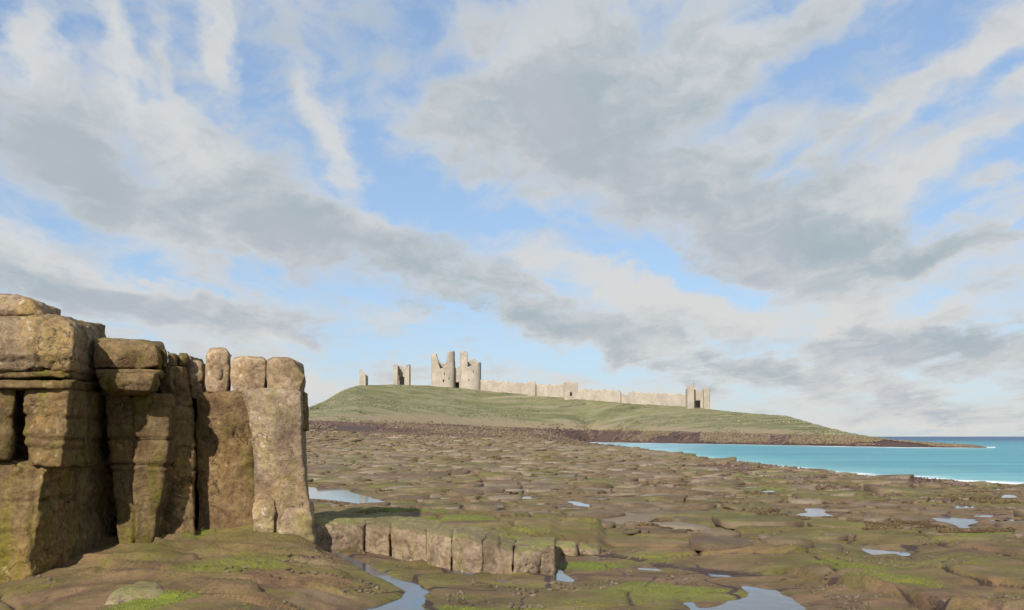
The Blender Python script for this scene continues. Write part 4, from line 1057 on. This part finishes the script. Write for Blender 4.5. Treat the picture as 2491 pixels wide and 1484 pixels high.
def tower_loop(x0, x1, Y, depth, bulge, n=10):
    a, b_ = xpx(x0, Y), xpx(x1, Y); c = (a + b_) / 2; r = (b_ - a) / 2
    pts = [(a, Y + depth), (a, Y)]
    for k in range(1, n): 
        t = math.pi * k / n; pts.append((c - r * math.cos(t), Y - bulge * math.sin(t)))
    pts += [(b_, Y), (b_, Y + depth)]
    return pts
def castle_piece(name, root, plan, thick, Y, front, back=None, ymid=None, openings=None, closed=True, jag=.5, seed=0, base=None):
    pf = np.array(front, float); pb = np.array(back, float) if back is not None else pf
    def top(X, Yp):
        px = CX + F * X / Yp
        if ymid is not None and Yp > ymid: return zpx(np.interp(px, pb[:, 0], pb[:, 1]), Y)
        return zpx(np.interp(px, pf[:, 0], pf[:, 1]), Y)
    op = None
    if openings:
        def op(X, Yp, z):
            if ymid is not None and Yp > ymid: return False
            px = CX + F * X / Yp; py = HY - (z - CZ) / Y * F
            for (x0, x1, y0, y1) in openings:
                if x0 <= px <= x1 and y0 <= py <= y1: return True
            return False
    if base is None: base = min(float(tz(p[0], p[1])[0]) for p in plan) - 1.0
    me = grid_wall([(p[0], p[1], 0) for p in plan], thick, base, top, op, closed, name=name, jag=jag, seed=seed)
    o = obj(name, me, M_CASTLE)
    if root is not None: child(o, root)
    return o
# gatehouse
YG = 845.0
g = empty('gatehouse', (xpx(1110, YG), YG, gz(1110, YG)))
tag(g, 'great twin-towered gatehouse ruin with broken turrets, tallest part of the castle', 'gatehouse')
castle_piece('tower', g, tower_loop(1049.5, 1105, YG, 15, 4.5), 1.9, YG,
    [(1049, 862), (1060, 862), (1062, 868), (1066, 884), (1070, 897), (1076, 898), (1080, 894), (1086, 888), (1088.5, 872), (1090, 856), (1106, 855)],
    [(1049, 862), (1060, 863), (1066, 871), (1072, 879), (1082, 881), (1090, 878), (1106, 876)], YG + 9, [(1080, 1082, 907, 914), (1078, 1080, 924, 931), (1092, 1093.6, 920, 926)], seed=1)
castle_piece('tower', g, tower_loop(1119, 1169, YG, 15, 4.5), 1.9, YG,
    [(1118, 855), (1131, 855), (1135, 858), (1137, 862), (1134, 876), (1134.5, 893), (1140, 893), (1150, 889), (1160, 886), (1164, 882), (1170, 882)],
    [(1118, 868), (1134, 880), (1140, 876), (1148, 871), (1156, 871), (1160, 878), (1170, 880)], YG + 9, [(1151, 1153, 902, 908), (1140, 1142, 922, 929)], seed=2)
castle_piece('gate_wall', g, [(xpx(1104.5, YG), YG + 2.5), (xpx(1119.5, YG), YG + 2.5)], 2.0, YG, [(1100, 892), (1111, 893), (1113, 891), (1125, 888)], None, None, [(1111, 1113.4, 904, 911), (1108, 1117, 929, 955)], closed=False, seed=3)
castle_piece('gate_passage', g, [(xpx(1105, YG), YG + 13), (xpx(1119, YG), YG + 13)], 1.5, YG, [(1100, 915), (1125, 915)], None, None, None, closed=False, seed=4)
# free-standing tower
YL = 852.0
t = empty('ruined_tower', (xpx(976, YL), YL, gz(976, YL)))
tag(t, 'square ruined tower split by a dark gap, standing alone beyond the gatehouse', 'tower')
def boxloop(x0, x1, Y, depth): return [(xpx(x0, Y), Y + depth), (xpx(x0, Y), Y), (xpx(x1, Y), Y), (xpx(x1, Y), Y + depth)]
castle_piece('pier', t, boxloop(956.5, 967.5, YL, 9), 1.3, YL, [(956, 888), (958, 886), (961, 889), (964, 887), (968, 890)], seed=5)
castle_piece('pier', t, boxloop(986.5, 996, YL, 9), 1.3, YL, [(986, 890), (988, 887), (992, 890), (996, 887)], seed=6)
castle_piece('inner_wall', t, [(xpx(967, YL), YL + 7.5), (xpx(987, YL), YL + 7.5)], 1.5, YL, [(966, 893), (970, 889), (974, 888), (978, 890), (982, 896), (987, 897)], None, None, [(973, 983, 916, 940)], closed=False, seed=7)
castle_piece('broken_front', t, [(xpx(967.2, YL), YL + 1), (xpx(986.7, YL), YL + 1)], 1.3, YL, [(966, 903), (969, 908), (971, 925), (972.5, 941), (983, 941), (984.5, 925), (985, 912), (987, 905)], None, None, None, closed=False, seed=8)
castle_piece('rear_wall', t, [(xpx(958, YL), YL + 12), (xpx(995, YL), YL + 12)], 1.4, YL, [(957, 896), (970, 893), (985, 899), (996, 901)], None, None, None, closed=False, seed=27)
# leftmost fragment
YW = 802.0
f = empty('wall_fragment', (xpx(883, YW), YW, gz(883, YW)))
tag(f, 'lone jagged finger of ruined wall on the far shoulder of the hill', 'wall fragment')
castle_piece('wall', f, boxloop(874.5, 889.5, YW, 3.4), 1.2, YW, [(874, 899), (876, 898), (882, 904), (888, 910), (890, 912)], seed=9, jag=.3)
castle_piece('wall_stub', f, boxloop(888.5, 893.3, YW + 2.0, 5), 1.0, YW, [(887, 910), (894, 914)], seed=10, jag=.3)
# curtain walls and turrets
def curtain(x0, x1, tops, label, seed, jag=.18, dY=1.5, bulgeY=0, openings=None):
    n = 6; plan = []
    for k in range(n + 1):
        px = x0 + (x1 - x0) * k / n; Y = float(itp(px, CREST_D)) + dY; plan.append((xpx(px, Y), Y))
    Y = sum(p[1] for p in plan) / len(plan)
    pf = np.array(tops, float)
    def top(X, Yp): return zpx(np.interp(CX + F * X / Yp, pf[:, 0], pf[:, 1]), Yp)
    def op(X, Yp, z):
        px = CX + F * X / Yp; py = HY - (z - CZ) / Yp * F
        return any(a <= px <= b_ and c <= py <= d for a, b_, c, d in (openings or ()))
    base = min(float(tz(p[0], p[1])[0]) for p in plan) - 1.5
    me = grid_wall([(p[0], p[1], 0) for p in plan], 1.8, base, top, op if openings else None, False, cell=.5, name='curtain_wall', jag=jag, seed=seed)
    o = obj('curtain_wall', me, M_CASTLE); tag(o, label, 'castle wall', 'lengths of castle curtain wall')
curtain(1168.5, 1286, [(1165, 924), (1185, 925), (1230, 929), (1286, 933)], 'long curtain wall joining the gatehouse to the small turret', 11)
curtain(1302, 1375, [(1300, 934.5), (1340, 936), (1375, 935)], 'curtain wall between the small turret and the square turret', 12, openings=[(1341, 1343.2, 951, 955)])
curtain(1404, 1508, [(1400, 945.5), (1450, 948), (1500, 949.5), (1503, 950), (1507, 956), (1509, 962)], 'curtain wall from the square turret to the breach', 13)
curtain(1508, 1533, [(1505, 961), (1520, 962.5), (1535, 962)], 'low broken length of wall filling the breach', 14, jag=.8, dY=3.5)
curtain(1531, 1676, [(1530, 953), (1560, 955), (1620, 958), (1676, 960)], 'long curtain wall from the breach to the end tower', 15, dY=-.5)
def turret(x0, x1, top, label, seed, openings=None, depth=7, dY=-2.5):
    Y = float(itp((x0 + x1) / 2, CREST_D)) + dY
    o = castle_piece('wall_turret', None, boxloop(x0, x1, Y, depth), 1.4, Y, [(x0 - 5, top), (x1 + 5, top)], None, Y + depth - 1, openings, seed=seed, jag=.3)
    tag(o, label, 'turret', 'turrets along the castle wall')
turret(1284, 1303, 928, 'small plain turret midway along the curtain wall', 16, depth=5)
turret(1373, 1405.5, 929.5, 'larger square turret with two dark window slits', 17, [(1388, 1390.6, 940, 945), (1387.6, 1391, 955, 964)], 10)
# end tower
YE = 690.0
e = empty('ruined_tower', (xpx(1700, YE), YE, gz(1700, YE)))
tag(e, 'ruined end tower nearest the sea with a dark doorway between two piers', 'tower')
castle_piece('pier', e, boxloop(1672.5, 1689, YE, 8), 1.2, YE, [(1672, 944), (1674, 938), (1679, 940), (1683, 936), (1688, 934), (1690, 938)], seed=18)
castle_piece('pier', e, [(xpx(1712.5, YE), YE + 8), (xpx(1712.5, YE), YE), (xpx(1727, YE), YE - .5), (xpx(1726, YE), YE + 8)], 1.2, YE, [(1712, 946), (1715, 943), (1720, 942), (1723, 945), (1727, 950)], seed=19)
castle_piece('inner_wall', e, [(xpx(1688.5, YE), YE + 3.2), (xpx(1713, YE), YE + 3.2)], 1.4, YE, [(1688, 947), (1700, 950), (1713, 948)], None, None, [(1692, 1704, 974, 1000)], closed=False, seed=20)
castle_piece('rear_wall', e, [(xpx(1676, YE), YE + 10), (xpx(1724, YE), YE + 10)], 1.4, YE, [(1676, 955), (1700, 953), (1724, 956)], None, None, None, closed=False, seed=28)
